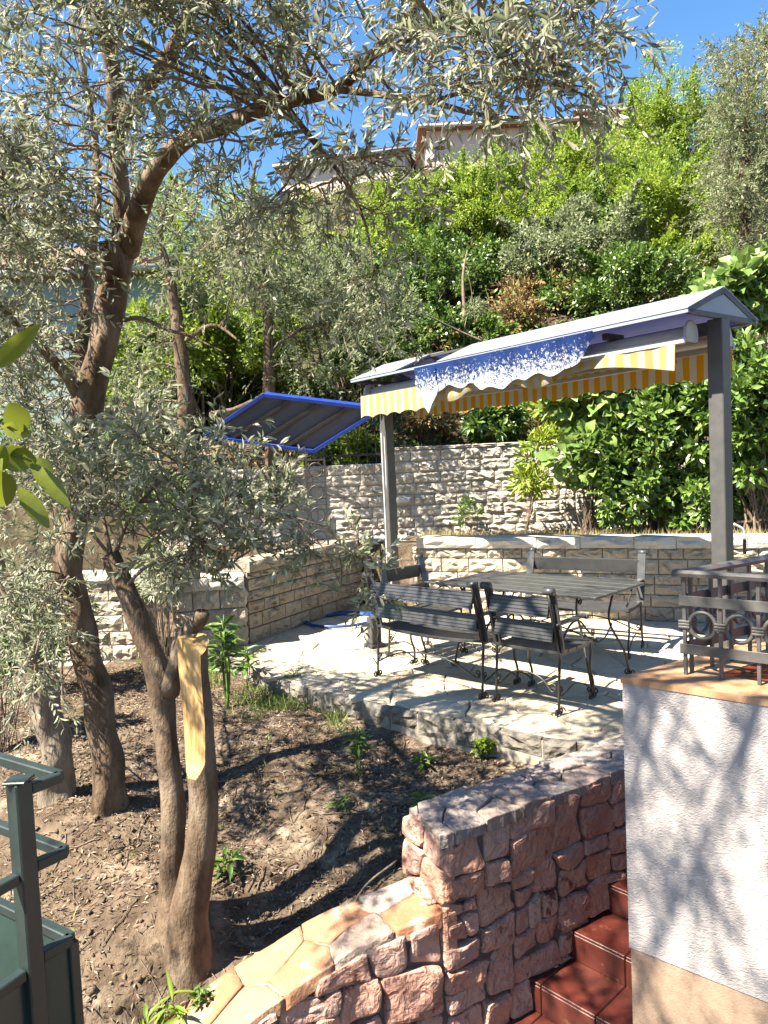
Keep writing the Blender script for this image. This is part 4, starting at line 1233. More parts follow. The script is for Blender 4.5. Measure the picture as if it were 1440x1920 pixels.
house('beige_house', 'edge of a beige house wall at the right border', hc[0]-2.5, hc[0]+2.5, hc[1], 6, 1, p[2], 'creamwall', [(.5, 4, .8, 1.2)], rot=-va, roof=False)
house('blue_grey_house', 'pale blue grey wall behind the olive on the left', -11.5, -3.3, 12.2, 6, -1, 5.0, 'bluewall', [(-2.6, 3.2, .8, 1.1)], roof=True, over=.25)

# ------------------------------------------------------------------ trees
def wood_tubes(limbs, sides, noise, n):
    m = MB()
    for l in limbs:
        P = np.array([at(*q[:3]) for q in l]); r = np.array([q[3] for q in l])
        m.tube(P, r, sides, n or max(8, len(l)*5), noise=noise)
    return m
def strands(paths, radii, sides=3):
    """many thin tapering twigs at once; paths (k, n, 3)"""
    k, n, _ = paths.shape
    T = unit(np.gradient(paths, axis=1))
    ref = np.where(np.abs(T[..., 2:3]) < .9, np.array([0, 0, 1.0]), np.array([1.0, 0, 0]))
    Nn = unit(np.cross(T, ref)); B = np.cross(T, Nn)
    a = np.linspace(0, 2*math.pi, sides, endpoint=False)
    V = paths[:, :, None]+(Nn[:, :, None]*np.cos(a)[None, None, :, None]+B[:, :, None]*np.sin(a)[None, None, :, None])*radii[:, :, None, None]
    base = (np.arange(k)*n*sides)[:, None, None]+(np.arange(n-1)*sides)[None, :, None]
    j = np.arange(sides)[None, None, :]; j2 = (j+1) % sides
    F = np.stack([base+j, base+j2, base+sides+j2, base+sides+j], -1).reshape(-1, 4)
    return V.reshape(-1, 3), F
LIMB_PX = []                                           # where the main limbs run, so that leaf sprays grow behind and beside them
def region_front(p, d):
    for (x, y, dd) in LIMB_PX:
        if d < dd+.1 and (p[0]-x)**2+(p[1]-y)**2 < 80**2: return True
    return False
LIT = [(-.9, 6.3), (0, 5.45), (1.0, 4.85), (2.6, 4.7), (3.6, 6), (3.8, 8), (.2, 9.2), (-.7, 9.2)]
COT = 1/math.tan(SUN_EL)
def shades_terrace(q):                                 # the sun reaches the middle of the terrace between the crowns
    h = q[2]-1.9
    if h > .6 and -1.9 < q[0]-SUN_H[0]*COT*h < -.2 and 3.2 < q[1]-SUN_H[1]*COT*h < 4.3: return True
    h = q[2]-.3
    return inside((q[0]-SUN_H[0]*COT*h, q[1]-SUN_H[1]*COT*h), LIT)
def region(poly, d0, d1, n, rng, sunny=True):
    xs = [p[0] for p in poly]; ys = [p[1] for p in poly]; out = []
    while len(out) < n:
        p = (rng.uniform(min(xs), max(xs)), rng.uniform(min(ys), max(ys)))
        if not inside(p, poly): continue
        dd_ = rng.uniform(d0, d1)
        if sunny and region_front(p, dd_) and rng.uniform() > .12: continue
        q = at(p[0], p[1], dd_)
        if sunny and shades_terrace(q) and rng.uniform() > .03: continue
        out.append(q)
    return np.array(out)
def crown(centres, nodes, rng, twigs=8, tl=.32, per=18, L=.055, W=.012, droop=.35, r_conn=.008, spread=.16, lm='olive_leaf', parent=None, simple=False, up=None, conn_n=9):
    """each centre is tied to the nearest branch node by a bent branchlet; twigs leave it and carry opposite leaves"""
    k = len(centres)
    D = np.linalg.norm(centres[:, None]-nodes[None], axis=2)+np.clip(nodes[None, :, 2]-centres[:, None, 2], 0, 9)*.15
    near = nodes[np.argmin(D, 1)]
    t = np.linspace(0, 1, conn_n)[None, :, None]
    mid = (near+centres)/2+rng.normal(size=(k, 3))*.10+np.array([0, 0, .10])
    conn = near[:, None]*(1-t)**2+2*mid[:, None]*t*(1-t)+centres[:, None]*t**2
    conn = conn+rng.normal(size=conn.shape)*.008
    ln = np.linalg.norm(near-centres, axis=1)
    rr = np.clip(.004+ln*.0055, .004, .02)[:, None]*(1-.7*np.linspace(0, 1, conn_n))[None, :]
    V1, F1 = strands(conn, rr, 5)
    # twigs start on the outer half of the branchlet
    s = np.repeat(np.arange(k), twigs)
    m = len(s)
    ti = rng.integers(conn_n//2, conn_n, m)
    o = conn[s, ti]+rng.normal(size=(m, 3))*.015
    axis = unit(centres-near)[s]
    d = unit(axis*.5+rng.normal(size=(m, 3))*.8+np.array([0, 0, .25]))
    ll = tl*rng.uniform(.6, 1.25, m)
    q = np.linspace(0, 1, 6)[None, :, None]
    tw = o[:, None]+d[:, None]*q*ll[:, None, None]+np.array([0, 0, -1])*droop*q**2*ll[:, None, None]+rng.normal(size=(m, 6, 3))*.006
    tr = (.0026*(1-.75*np.linspace(0, 1, 6)))[None, :]*np.ones((m, 1))
    V2, F2 = strands(tw, tr, 3)
    V = np.vstack([V1, V2]); F = np.vstack([F1, F2+len(V1)])
    link('branchlets', mesh_np('branchlets', V, F, M['twig'], True), parent)
    # leaves
    a = rng.uniform(.08, 1, (m, per)); a.sort(1)
    i0 = np.minimum((a*5).astype(int), 4); fr = a*5-i0
    mm = np.arange(m)[:, None]
    P = tw[mm, i0]*(1-fr[..., None])+tw[mm, i0+1]*fr[..., None]
    ax = unit(tw[mm, i0+1]-tw[mm, i0])
    sd = unit(np.cross(ax, rng.normal(size=ax.shape)))
    ld = unit(ax*.75+sd*rng.uniform(.5, 1.1, (m, per))[..., None])
    P, ld = P.reshape(-1, 3), ld.reshape(-1, 3)
    n = len(P)
    V, F = leaf_arrays(P, ld, L*rng.uniform(.65, 1.25, n), W*rng.uniform(.75, 1.25, n), rng, simple=simple, up=up)
    link('leaves', mesh_np('leaves', V, F, M[lm]), parent)
    return n
def nodes_of(limbs, n=24):
    out = []
    for l in limbs: out.append(catmull(np.array([at(*q[:3]) for q in l]), n))
    return np.vstack(out)

# --- the great olive at the left
TA = [(216, 1640, 4.36, 0.206), (215, 1585, 4.36, 0.151), (210, 1540, 4.36, 0.114), (203, 1470, 4.36, 0.089), (186, 1330, 4.38, 0.082), (152, 1180, 4.40, 0.082), (132, 1080, 4.4, 0.079), (138, 980, 4.4, 0.074), (150, 860, 4.4, 0.076), (166, 760, 4.4, 0.083), (195, 640, 4.4, 0.087), (213, 540, 4.4, 0.079), (228, 455, 4.4, 0.072)]
L1 = [(228, 470, 4.4, 0.064), (228, 380, 4.3, 0.048), (216, 250, 4.2, 0.043), (214, 140, 4.1, 0.040), (190, 40, 4.0, 0.037), (165, -110, 3.8, 0.031), (150, -330, 3.5, 0.017)]
L2 = [(238, 470, 4.4, .07), (258, 400, 4.25, .057), (290, 325, 4.05, .05), (345, 265, 3.8, .042), (420, 235, 3.55, .036), (490, 203, 3.35, .033), (560, 186, 3.2, .029), (640, 160, 3.05, .026), (700, 100, 2.95, .021), (760, 40, 2.85, .017), (810, -40, 2.8, .012)]
L2b = [(630, 166, 3.06, .018), (720, 178, 2.9, .013), (810, 192, 2.8, .011), (900, 215, 2.7, .008), (1000, 222, 2.6, .005)]
L2c = [(535, 195, 3.25, .014), (580, 255, 3.2, .012), (640, 330, 3.1, .009), (685, 420, 3.05, .006), (700, 510, 3.0, .003)]
L2d = [(690, 112, 2.95, .013), (770, 72, 2.8, .011), (860, 50, 2.65, .008), (960, 60, 2.5, .006), (1060, 90, 2.4, .003)]
L2e = [(800, 192, 2.8, .009), (900, 165, 2.65, .007), (1000, 150, 2.5, .006), (1100, 180, 2.4, .004), (1170, 220, 2.35, .003)]
L3 = [(214, 260, 4.22, .042), (255, 190, 4.1, .037), (308, 120, 3.9, .034), (350, 40, 3.7, .032), (395, -70, 3.4, .025), (430, -260, 3.0, .015)]
L4 = [(163, 775, 4.45, 0.050), (152, 700, 4.7, 0.046), (160, 600, 4.85, 0.042), (170, 480, 4.95, 0.037), (182, 350, 5.0, 0.030), (176, 240, 5.05, 0.022), (150, 100, 5.0, 0.014)]
L5 = [(160, 765, 4.42, .04), (128, 710, 4.3, .034), (90, 665, 4.1, .03), (40, 610, 3.8, .022), (-60, 520, 3.4, .014)]
L6 = [(232, 600, 4.38, .014), (265, 597, 4.32, .012), (320, 620, 4.22, .010), (350, 628, 4.15, .008), (420, 660, 4.1, .004)]
TLm = [(108, 1575, 4.52, 0.144), (110, 1530, 4.52, 0.116), (112, 1460, 4.52, 0.100), (98, 1370, 4.5, 0.096), (75, 1290, 4.48, 0.080), (45, 1210, 4.45, 0.060), (20, 1120, 4.4, 0.040), (-20, 1000, 4.3, 0.024)]
oa = tag(empty('olive_tree', tuple(at(212, 1570, 4.36))), 'big leaning olive tree whose silvery crown fills the upper left', 'olive tree')
def child_world(o, par):
    o.parent = par; o.matrix_parent_inverse = Matrix.Translation(-par.location)
oa.location = (0, 0, 0)
wood_tubes([TA], 28, .20, 120).build('trunk', M['bark'], oa, True)
o = wood_tubes([TLm], 24, .24, 80).build('trunk', M['bark_pale'], oa, True)
for l_ in (L1, L2, L3, L4, L5): wood_tubes([l_], 12, .12, 60).build('limb', M['bark'], oa, True)
for l_ in (L2b, L2c, L2d, L2e, L6): wood_tubes([l_], 8, .1, 40).build('limb', M['bark'], oa, True)
# sawn stub on the trunk, root knuckles
wood_tubes([[(222, 520, 4.34, .07), (208, 480, 4.30, .062), (203, 452, 4.28, .055)]], 14, .1, 10).build('branch_stub', M['bark'], oa, True)
for l_ in [[(205, 1520, 4.34, .05), (240, 1575, 4.25, .065), (268, 1605, 4.15, .04), (290, 1625, 4.1, .012)], [(190, 1525, 4.36, .05), (165, 1580, 4.27, .06), (140, 1612, 4.2, .02)], [(105, 1530, 4.5, .06), (88, 1585, 4.42, .065), (78, 1612, 4.38, .02)]]: wood_tubes([l_], 12, .2, 14).build('root', M['bark_pale'], oa, True)
for l_ in ([q for q in TA if q[1] < 780], TA[2:5], L1[:5], L2[:9], L3[:4], TLm[:4]):
    for i in range(len(l_)-1):
        for t in np.linspace(0, 1, 5): LIMB_PX.append(tuple(l_[i][k]*(1-t)+l_[i+1][k]*t for k in range(3)))
rg = np.random.default_rng(5)
ND = nodes_of([TA[6:], L1, L2, L2b, L2c, L2d, L2e, L3, L4, L5, L6, TLm[4:]])
cen = np.vstack([
    region([(-60, -60), (600, -60), (560, 180), (430, 300), (300, 470), (-60, 480)], 2.6, 5.2, 74, rg),
    region([(560, -80), (1140, -80), (1130, 60), (1110, 170), (1120, 190), (1030, 200), (900, 215), (760, 215), (600, 190)], 2.3, 3.2, 22, rg),
    region([(760, 110), (1120, 120), (1150, 180), (1030, 230), (860, 250), (780, 200)], 2.3, 2.8, 5, rg),
    region([(-60, 450), (190, 450), (150, 760), (150, 900), (-60, 1000)], 3.0, 5.6, 34, rg),
    region([(270, 330), (560, 240), (700, 300), (700, 420), (560, 440), (280, 560)], 3.0, 5.2, 9, rg),
    region([(-60, -60), (330, -60), (280, 420), (-60, 460)], 4.4, 5.8, 26, rg),
    region([(-60, 450), (150, 450), (130, 900), (-60, 1000)], 4.6, 6.0, 16, rg),
    region([(640, 280), (780, 310), (760, 540), (680, 540)], 2.9, 3.3, 4, rg),
    region([(-60, 1000), (150, 1000), (120, 1280), (-60, 1300)], 3.6, 5.0, 22, rg),
])
# the crown goes on above and to the left of the frame
off = np.stack([rg.uniform(-4.4, .4, 150), rg.uniform(.8, 5.0, 150), rg.uniform(3.2, 5.2, 150)], 1)
off = off[(off[:, 2] > 1.72+.66*off[:, 1]+.2) | (off[:, 0] < -.56*off[:, 1]-.2)]
off = off[::2]
ovr = np.stack([rg.uniform(-1.9, -.2, 12), rg.uniform(.3, 1.9, 12), rg.uniform(3.1, 4.3, 12)], 1)  # extra unseen sprays overhead, added to dapple the white wall
ovr = ovr[ovr[:, 2] > 1.72+.66*ovr[:, 1]+.32]
ov2 = np.stack([rg.uniform(-2.7, -.9, 46), rg.uniform(1.3, 2.9, 46), rg.uniform(2.6, 4.2, 46)], 1)  # more unseen sprays, added to shade the stairs and the pink wall
ov2 = ov2[(ov2[:, 0] < -.56*ov2[:, 1]-.22) | (ov2[:, 2] > 1.72+.66*ov2[:, 1]+.32)]
off = np.array([q for q in np.vstack([off, ovr, ov2]) if not shades_terrace(q)])
ND2 = np.vstack([ND, catmull(np.array([at(165, -110, 3.8), (-1.6, 3.4, 4.6), (-1.2, 2.2, 4.7), (-.9, 1.0, 4.3)]), 20), catmull(np.array([at(165, -110, 3.8), (-2.6, 3.6, 4.5), (-3.6, 3.2, 4.4)]), 20)])
m = MB().tube(np.array([at(165, -110, 3.8), (-1.6, 3.4, 4.6), (-1.2, 2.2, 4.7), (-.9, 1.0, 4.3)]), [.035, .028, .02, .01], 8, 20, noise=.1).build('limb', M['bark'], oa, True)
m = MB().tube(np.array([at(165, -110, 3.8), (-2.6, 3.6, 4.5), (-3.6, 3.2, 4.4)]), [.035, .028, .015], 8, 20, noise=.1).build('limb', M['bark'], oa, True)
NL = crown(np.vstack([cen, off]), ND2, rg, 9, .30, 20, .052, .0108, .4, parent=oa)

# --- the pollarded olive in front, with its freshly sawn stem
TD = [(352, 1830, 3.42, .125), (352, 1765, 3.42, .108), (354, 1715, 3.42, .09), (364, 1650, 3.42, .078), (378, 1580, 3.42, .072), (382, 1490, 3.42, .070), (373, 1380, 3.42, .070), (364, 1280, 3.42, .073), (357, 1195, 3.42, .075)]
TC = [(325, 1800, 3.5, 0.121), (325, 1730, 3.5, 0.084), (322, 1640, 3.52, 0.060), (325, 1560, 3.52, 0.055), (322, 1480, 3.54, 0.055), (308, 1340, 3.57, 0.059), (292, 1250, 3.6, 0.062), (258, 1160, 3.62, 0.055), (228, 1090, 3.64, 0.052), (205, 1040, 3.65, 0.048)]
oc = tag(empty('olive_tree'), 'pollarded olive with a freshly sawn pale stem in front of the big trunk', 'olive tree')
NR = 220
P = catmull(np.array([at(*q[:3]) for q in TD]), NR); r = np.interp(np.linspace(0, 1, NR), np.linspace(0, 1, len(TD)), [q[3] for q in TD])
V, F = tube_np(P, r, 96, .07, 6.0, False)
V = V.reshape(NR, 96, 3)
cutn = unit(np.array([-.5, -.87, 0.0]))
flag = np.zeros((NR, 96), bool)
z1_, z0_ = at(352, 1205, 3.42)[2], at(360, 1455, 3.42)[2]
for i in range(NR):
    t = (P[i][2]-z0_)/(z1_-z0_)
    if t < 0: continue
    offs_ = r[i]*np.interp(t, [0, .12, .45, 1], [1.0, .55, .32, .22])
    for j in range(96):
        h = np.dot(V[i, j]-P[i], cutn)
        if h > offs_:
            V[i, j] -= cutn*(h-offs_); flag[i, j] = True
# slanting top cut
ctop = at(352, 1200, 3.42); tn = unit(np.array([.25, -.62, .75]))
for i in range(NR):
    for j in range(96):
        h = np.dot(V[i, j]-ctop, tn)
        if h > 0: V[i, j] -= np.array([0, 0, 1])*h/tn[2]
Vf = V.reshape(-1, 3)
barkF = [f for f in F if not all(flag.reshape(-1)[list(f)])]
sawF = [f for f in F if all(flag.reshape(-1)[list(f)])]
MB().add(Vf, barkF).build('trunk', M['bark'], oc, True)
s_ = MB().add(Vf, sawF).build('sawn_face', M['sawn'], oc, False); s_['label'] = 'long pale sawn face down the stem'
top = V[NR-1]; c = top.mean(0)
MB().add([*top, c+tn*.002], [(j, (j+1) % 96, 96) for j in range(96)]).build('sawn_top', M['sawn'], oc)
wood_tubes([TC], 20, .15, 80).build('trunk', M['bark'], oc, True)
wood_tubes([[(318, 1300, 3.56, .05), (332, 1240, 3.54, .04), (340, 1200, 3.55, .036), (372, 1165, 3.52, .034), (380, 1150, 3.5, .03)]], 12, .15, 16).build('branch_stub', M['bark'], oc, True)
# suckers that burst from the stubs
SH = [[(212, 1050, 3.66, .011), (250, 960, 3.7, .009), (330, 880, 3.72, .007), (420, 850, 3.7, .005), (520, 880, 3.68, .003)],
      [(208, 1040, 3.66, .011), (190, 940, 3.7, .009), (200, 840, 3.75, .007), (260, 790, 3.8, .004)],
      [(225, 1085, 3.63, .010), (300, 1000, 3.6, .008), (400, 960, 3.58, .006), (520, 960, 3.55, .004), (600, 1020, 3.52, .003), (640, 1100, 3.5, .002)],
      [(235, 1100, 3.62, .010), (280, 1060, 3.55, .008), (360, 1040, 3.5, .006), (430, 1060, 3.48, .003)],
      [(205, 1040, 3.66, .01), (140, 960, 3.6, .008), (90, 900, 3.55, .005)],
      [(520, 960, 3.55, .004), (600, 985, 3.5, .003), (680, 1020, 3.45, .002)]]
for l_ in SH: wood_tubes([l_], 6, .05, 30).build('sucker', M['twig'], oc, True)
rg = np.random.default_rng(6)
cen = np.vstack([
    region([(60, 790), (240, 740), (420, 800), (540, 870), (540, 990), (420, 1010), (300, 1060), (230, 990), (60, 980)], 3.2, 4.4, 44, rg),
    region([(380, 940), (540, 930), (600, 1020), (560, 1060), (420, 1060)], 3.3, 3.9, 5, rg),
    region([(560, 1020), (700, 1030), (690, 1140), (590, 1120)], 3.4, 3.7, 4, rg),
    region([(300, 1040), (440, 1030), (420, 1120), (310, 1110)], 3.3, 3.7, 6, rg),
])
NL += crown(cen, nodes_of(SH), rg, 7, .24, 15, .058, .0145, .15, parent=oc)

# --- background olives behind the blue shelter
def bg_olive(label, trunk, regs, seed, lm='olive_leaf_far', tw=10, tl=.55, per=22, L=.075, W=.02, simple=True, droop=.3):
    t = tag(empty('olive_tree'), label, 'olive tree')
    for i_, l_ in enumerate(trunk): wood_tubes([l_], 9, .14, 40).build('limb' if i_ else 'trunk', M['bark'], t, True)
    r_ = np.random.default_rng(seed)
    cs = np.vstack([region(p, a, b, n, r_, False) for p, a, b, n in regs])
    crown(cs, nodes_of(trunk), r_, tw, tl, per, L, W, droop, parent=t, lm=lm, simple=simple)
    return t
bg_olive('background olive with a dark upright trunk left of the blue shelter', [[(352, 900, 9.6, .11), (348, 760, 9.6, .10), (340, 680, 9.6, .09), (330, 590, 9.6, .075), (318, 520, 9.6, .06), (300, 430, 9.7, .04), (330, 330, 9.8, .02)], [(345, 640, 9.6, .03), (400, 610, 9.4, .025), (450, 640, 9.2, .012)]],
         [([(180, 330), (470, 360), (470, 560), (200, 620)], 8.8, 11, 32), ([(200, 640), (330, 640), (330, 800), (200, 800)], 9.5, 10.5, 16)], 31)
bg_olive('background olive with a thin trunk rising behind the blue shelter', [[(510, 900, 10.0, .09), (505, 760, 10.0, .08), (503, 640, 10, .07), (498, 560, 10, .06), (488, 480, 10, .05), (470, 380, 10, .03), (480, 300, 10, .015)], [(505, 660, 10, .03), (560, 620, 10, .025), (640, 600, 10, .015)], [(505, 735, 10, .035), (450, 765, 9.7, .04), (395, 780, 9.5, .045)]],
         [([(430, 380), (560, 440), (680, 480), (750, 570), (740, 700), (560, 720), (520, 600), (430, 560)], 9.2, 11.2, 56)], 32)
bg_olive('tall grey green olive at the right against the sky', [[(1405, 620, 12, .14), (1400, 480, 12, .12), (1395, 330, 12, .08), (1400, 200, 12, .05), (1395, 100, 12, .02)], [(1400, 420, 12, .05), (1440, 330, 12, .03)]],
         [([(1330, 120), (1400, 40), (1500, 40), (1520, 480), (1360, 500), (1310, 380), (1345, 250)], 10.8, 13, 120)], 33, tw=12, per=24, L=.07, W=.016)

# ------------------------------------------------------------------ shrubs on the hillside and in the bed
def shrub(name, label, c, rad, n, L, W, lm, seed, clumps=40, cat='shrub', group=None, stems=6, base=None, simple=True, shell=.55, wide=.5, upb=.6, low=-.35, shoots=0):
    r_ = np.random.default_rng(seed)
    c = np.array(c, float); rad = np.array(rad, float)
    t = tag(empty(name), label, cat, group)
    u_ = unit(r_.normal(size=(clumps, 3))); u_[:, 2] = np.where(u_[:, 2] < low, -u_[:, 2]*.6, u_[:, 2])
    rr = r_.uniform(shell, 1.0, clumps)**.7
    cc = c+u_*rr[:, None]*rad*(1+.30*r_.normal(size=(clumps, 1)))
    ci = r_.integers(0, clumps, n)
    cs = np.mean(rad)*2.2/math.sqrt(clumps)*r_.uniform(.45, 1.15, clumps)
    d = unit(r_.normal(size=(n, 3)))
    P = cc[ci]+d*(cs[ci]*r_.uniform(0, 1, n)**.45)[:, None]*np.array([1, 1, .85])
    if shoots:                                          # loose upright shoots break the outline
        k_ = max(1, n//(shoots*4))
        top_ = cc[r_.integers(0, clumps, shoots)]
        d_ = unit(unit(top_-c)*.7+r_.normal(size=(shoots, 3))*.4+np.array([0, 0, .7]))
        len_ = np.mean(rad)*r_.uniform(.25, .6, shoots)
        t_ = r_.uniform(0, 1, (shoots, k_))
        S_ = (top_[:, None]+d_[:, None]*(t_*len_[:, None])[..., None]+r_.normal(size=(shoots, k_, 3))*np.mean(rad)*.05*(1.1-t_)[..., None]).reshape(-1, 3)
        P[:len(S_)] = S_
    out = unit(P-c)
    D = unit(out*.6+d*.7+r_.normal(size=(n, 3))*.45+np.array([0, 0, .1]))
    up = out*.5+np.array([SUN_V.x, SUN_V.y, 0])*.15+np.array([0, 0, upb])
    V, F = leaf_arrays(P, D, L*r_.uniform(.6, 1.3, n), W*r_.uniform(.7, 1.3, n), r_, simple=simple, up=up, wide=wide)
    link('leaves', mesh_np('leaves', V, F, M[lm]), t)
    b = np.array(base if base is not None else (c[0], c[1], c[2]-rad[2]))
    k = min(clumps, 26)
    q = np.linspace(0, 1, 8)[None, :, None]
    st_ = b+r_.normal(size=(k, 3))*np.array([.12, .12, 0])*np.mean(rad)
    ends = c+(cc[:k]-c)*r_.uniform(.8, 1.22, (k, 1))
    mid = (st_+ends)/2+r_.normal(size=(k, 3))*.12*np.mean(rad)
    path = st_[:, None]*(1-q)**2+2*mid[:, None]*q*(1-q)+ends[:, None]*q**2
    V, F = strands(path, (np.mean(rad)*.022*(1-.75*np.linspace(0, 1, 8)))[None, :]*r_.uniform(.5, 1.2, (k, 1)), 5)
    link('stems', mesh_np('stems', V, F, M['twig'], True), t)
    return t
def hshrub(px, py, rpx, asp, label, lm, n, seed, d=None, L=.085, W=.042, **kw):
    """hillside shrub whose middle is seen at (px, py); found by walking up the slope"""
    if d is None:
        d = 11.0
        while d < 29:
            p = at(px, py, d)
            if p[2] < hill_h(np.array(p[0]), np.array(p[1]))+.5*rpx*d/FPX: break
            d += .1
    p = np.array(at(px, py, d)); R = 1.3*rpx*d/FPX; n = int(n*2.1)
    g = float(hill_h(np.array(p[0]), np.array(p[1])))
    return shrub('hillside_shrub', label, p, (R, R*.85, R*asp), n, L, W, lm, seed, base=(p[0], p[1], min(g, p[2]-R*asp*.8)), shoots=18, **kw)
GH = None
hshrub(720, 500, 85, .75, 'yellow green shrub at the left end of the hillside thicket below the pale house', 'bright_leaf', 9000, 51, clumps=60)
hshrub(850, 400, 90, .8, 'yellow green shrub on the hillside directly below the pink house left corner', 'bright_leaf', 10000, 52, clumps=60)
hshrub(985, 385, 100, .8, 'yellow green shrub under the small window of the pink house', 'bright_leaf', 11000, 53, clumps=60)
hshrub(1130, 360, 95, .9, 'yellow green shrub right of the pink house with a pointed top', 'bright_leaf', 11000, 54, clumps=60)
hshrub(1250, 290, 95, 1.1, 'tallest yellow green shrub below the cream house', 'bright_leaf', 13000, 55, clumps=70)
hshrub(1195, 215, 26, 1.9, 'slim yellow green shoot standing up in front of the cream house', 'bright_leaf', 1500, 56, d=26, clumps=16)
hshrub(790, 545, 85, .8, 'mid green leafy shrub left of the bare stems on the hillside', 'green_leaf', 8000, 57, clumps=55)
hshrub(1070, 500, 95, .75, 'soft grey green shrub in the middle of the hillside', 'olive_leaf_far', 10000, 58, clumps=60)
hshrub(1230, 440, 105, .9, 'bright green shrub left of the tall grey olive', 'bright_leaf', 12000, 59, clumps=60)
hshrub(1330, 400, 80, 1.0, 'green shrub at the foot of the tall grey olive', 'green_leaf', 8000, 60, clumps=50)
hshrub(900, 520, 75, .7, 'dark green shrub in the shaded hollow of the hillside', 'dark_leaf', 6000, 61, clumps=45)
hshrub(1000, 560, 38, .9, 'dry straw coloured shrub above the canopy roof', 'dry_bush', 3500, 62, clumps=30, L=.09, W=.035)
hshrub(960, 620, 38, 1.3, 'small brown dead shrub just above the canopy roof', 'dry_bush', 1800, 63, clumps=20, L=.09, W=.03)
hshrub(1175, 560, 95, .7, 'dark leafy shrub behind the right half of the canopy roof', 'dark_leaf', 9000, 64, clumps=60)
hshrub(830, 635, 80, .6, 'dark green ivy mound behind the left half of the canopy roof', 'dark_leaf', 8000, 65, clumps=50)
hshrub(640, 600, 100, .9, 'grey green round olive bush behind the left end of the canopy', 'olive_leaf_far', 12000, 66, d=12.3, clumps=60, L=.08, W=.02)
hshrub(700, 690, 60, .6, 'low green bush behind the left end of the canopy roof', 'green_leaf', 4000, 67, d=11.6, clumps=35)
hshrub(385, 680, 130, 1.0, 'sunlit yellow green tree beyond the left background olive', 'bright_leaf', 17000, 68, d=12.0, clumps=70)
hshrub(270, 720, 70, 1.0, 'yellow green bush against the pale blue grey wall', 'bright_leaf', 6000, 69, d=11.9, clumps=45)
hshrub(560, 560, 95, .8, 'yellow green shrub high behind the thin background olive trunk', 'bright_leaf', 9000, 70, clumps=60)
hshrub(420, 480, 120, .9, 'yellow green shrub on the slope left of the thin olive trunk', 'bright_leaf', 9000, 71, clumps=60)
hshrub(775, 425, 60, 1.0, 'yellow green shrub just right of the pale house under hanging olive twigs', 'bright_leaf', 5000, 111, clumps=45)
hshrub(925, 445, 75, .8, 'yellow green shrub in the second row below the pink house', 'bright_leaf', 7000, 112, clumps=50)
hshrub(1075, 425, 80, .8, 'bright shrub in the second row above the grey green shrub', 'bright_leaf', 7000, 113, clumps=50)
hshrub(1310, 320, 75, 1.2, 'upright bright shrub between the tallest shrub and the tall grey olive', 'bright_leaf', 7000, 114, clumps=50)
hshrub(690, 480, 55, .8, 'small bright shrub in front of the pale house wall', 'bright_leaf', 5000, 115, clumps=40)
hshrub(1290, 500, 75, .8, 'bright leafy shrub above the right end of the canopy roof', 'bright_leaf', 7000, 116, clumps=50)
hshrub(1150, 450, 70, .8, 'mixed green shrub right of the grey green shrub', 'green_leaf', 6000, 117, clumps=45)
# low growth that covers the slope between the shrubs
r_ = np.random.default_rng(77)
n = 120000
x = r_.uniform(-9, 15, n); y = 10.8+r_.uniform(0, 1, n)**1.2*17
P = np.stack([x, y, hill_h(x, y)+np.abs(r_.normal(size=n))*.4], 1)
keep = vnoise(P, .9, 5)+.35*r_.normal(size=n) > -.25
P = P[keep]; n = len(P)
V, F = leaf_arrays(P, unit(r_.normal(size=(n, 3))+np.array([0, -.3, .6])), .10*r_.uniform(.6, 1.4, n), .045*r_.uniform(.7, 1.3, n), r_, simple=True, up=np.array([0, -.3, 1.0]))
dry = vnoise(P, .7, 9) > .25
gsel = np.repeat(~dry, 4)
for nm, sel, mk, lb in (('hillside_undergrowth', ~dry, 'green_leaf', 'green low undergrowth covering the hillside between the shrubs'), ('hillside_brush', dry, 'dry_bush', 'dry brown brush on the hillside between the shrubs')):
    idx = np.nonzero(sel)[0]
    VV = V.reshape(-1, 4, 3)[idx].reshape(-1, 3); FF = np.arange(len(idx)*4).reshape(-1, 4)
    o = stuff(link(nm, mesh_np(nm, VV, FF, M[mk]))); tag(o, lb, 'undergrowth')
# bare stems standing in the hollow
for k, (pts, lb) in enumerate((([(862, 680, 13.2, .04), (870, 600, 13.4, .035), (868, 520, 13.6, .025), (876, 470, 13.8, .012)], 'bare trunk standing in the shaded hollow above the canopy'),
                               ([(868, 680, 13, .012), (872, 610, 13, .010), (885, 560, 13, .008), (875, 500, 13, .004)], 'thin dead stem beside the bare trunk above the canopy'),
                               ([(905, 640, 12.5, .02), (860, 620, 12.5, .016), (800, 590, 12.4, .008)], 'crooked bare branch leaning left above the canopy roof'))):
    tag(wood_tubes([pts], 7, .1, 20).build('bare_stem', M['twig'], None, True), lb, 'stem')

# fig-like and citrus bushes in the bed and at the right
def bshrub(px, py, rpx, asp, d, label, lm, n, seed, name='garden_shrub', base_z=.8, base_px=None, **kw):
    p = np.array(at(px, py, d)); R = rpx*d/FPX
    b = np.array(at(base_px or px, py, d)); 
    return shrub(name, label, p, (R, R*.8, R*asp), n, base=(b[0], b[1], base_z), lm=lm, seed=seed, low=-.85, **kw)
bshrub(1225, 790, 110, .85, 9.0, 'large leafy green bush on the bed beneath the right half of the awning', 'dark_leaf', 5200, 81, L=.13, W=.05, clumps=70, simple=False)
bshrub(1180, 900, 80, .8, 8.9, 'glossy bush low on the bed left of the right post', 'dark_leaf', 2600, 82, L=.12, W=.05, clumps=45, simple=False)
bshrub(1110, 760, 55, 1.0, 9.2, 'pale broad leaved fig bush at the right end of the bare block wall', 'fig_leaf', 900, 83, L=.17, W=.13, clumps=30, simple=False)
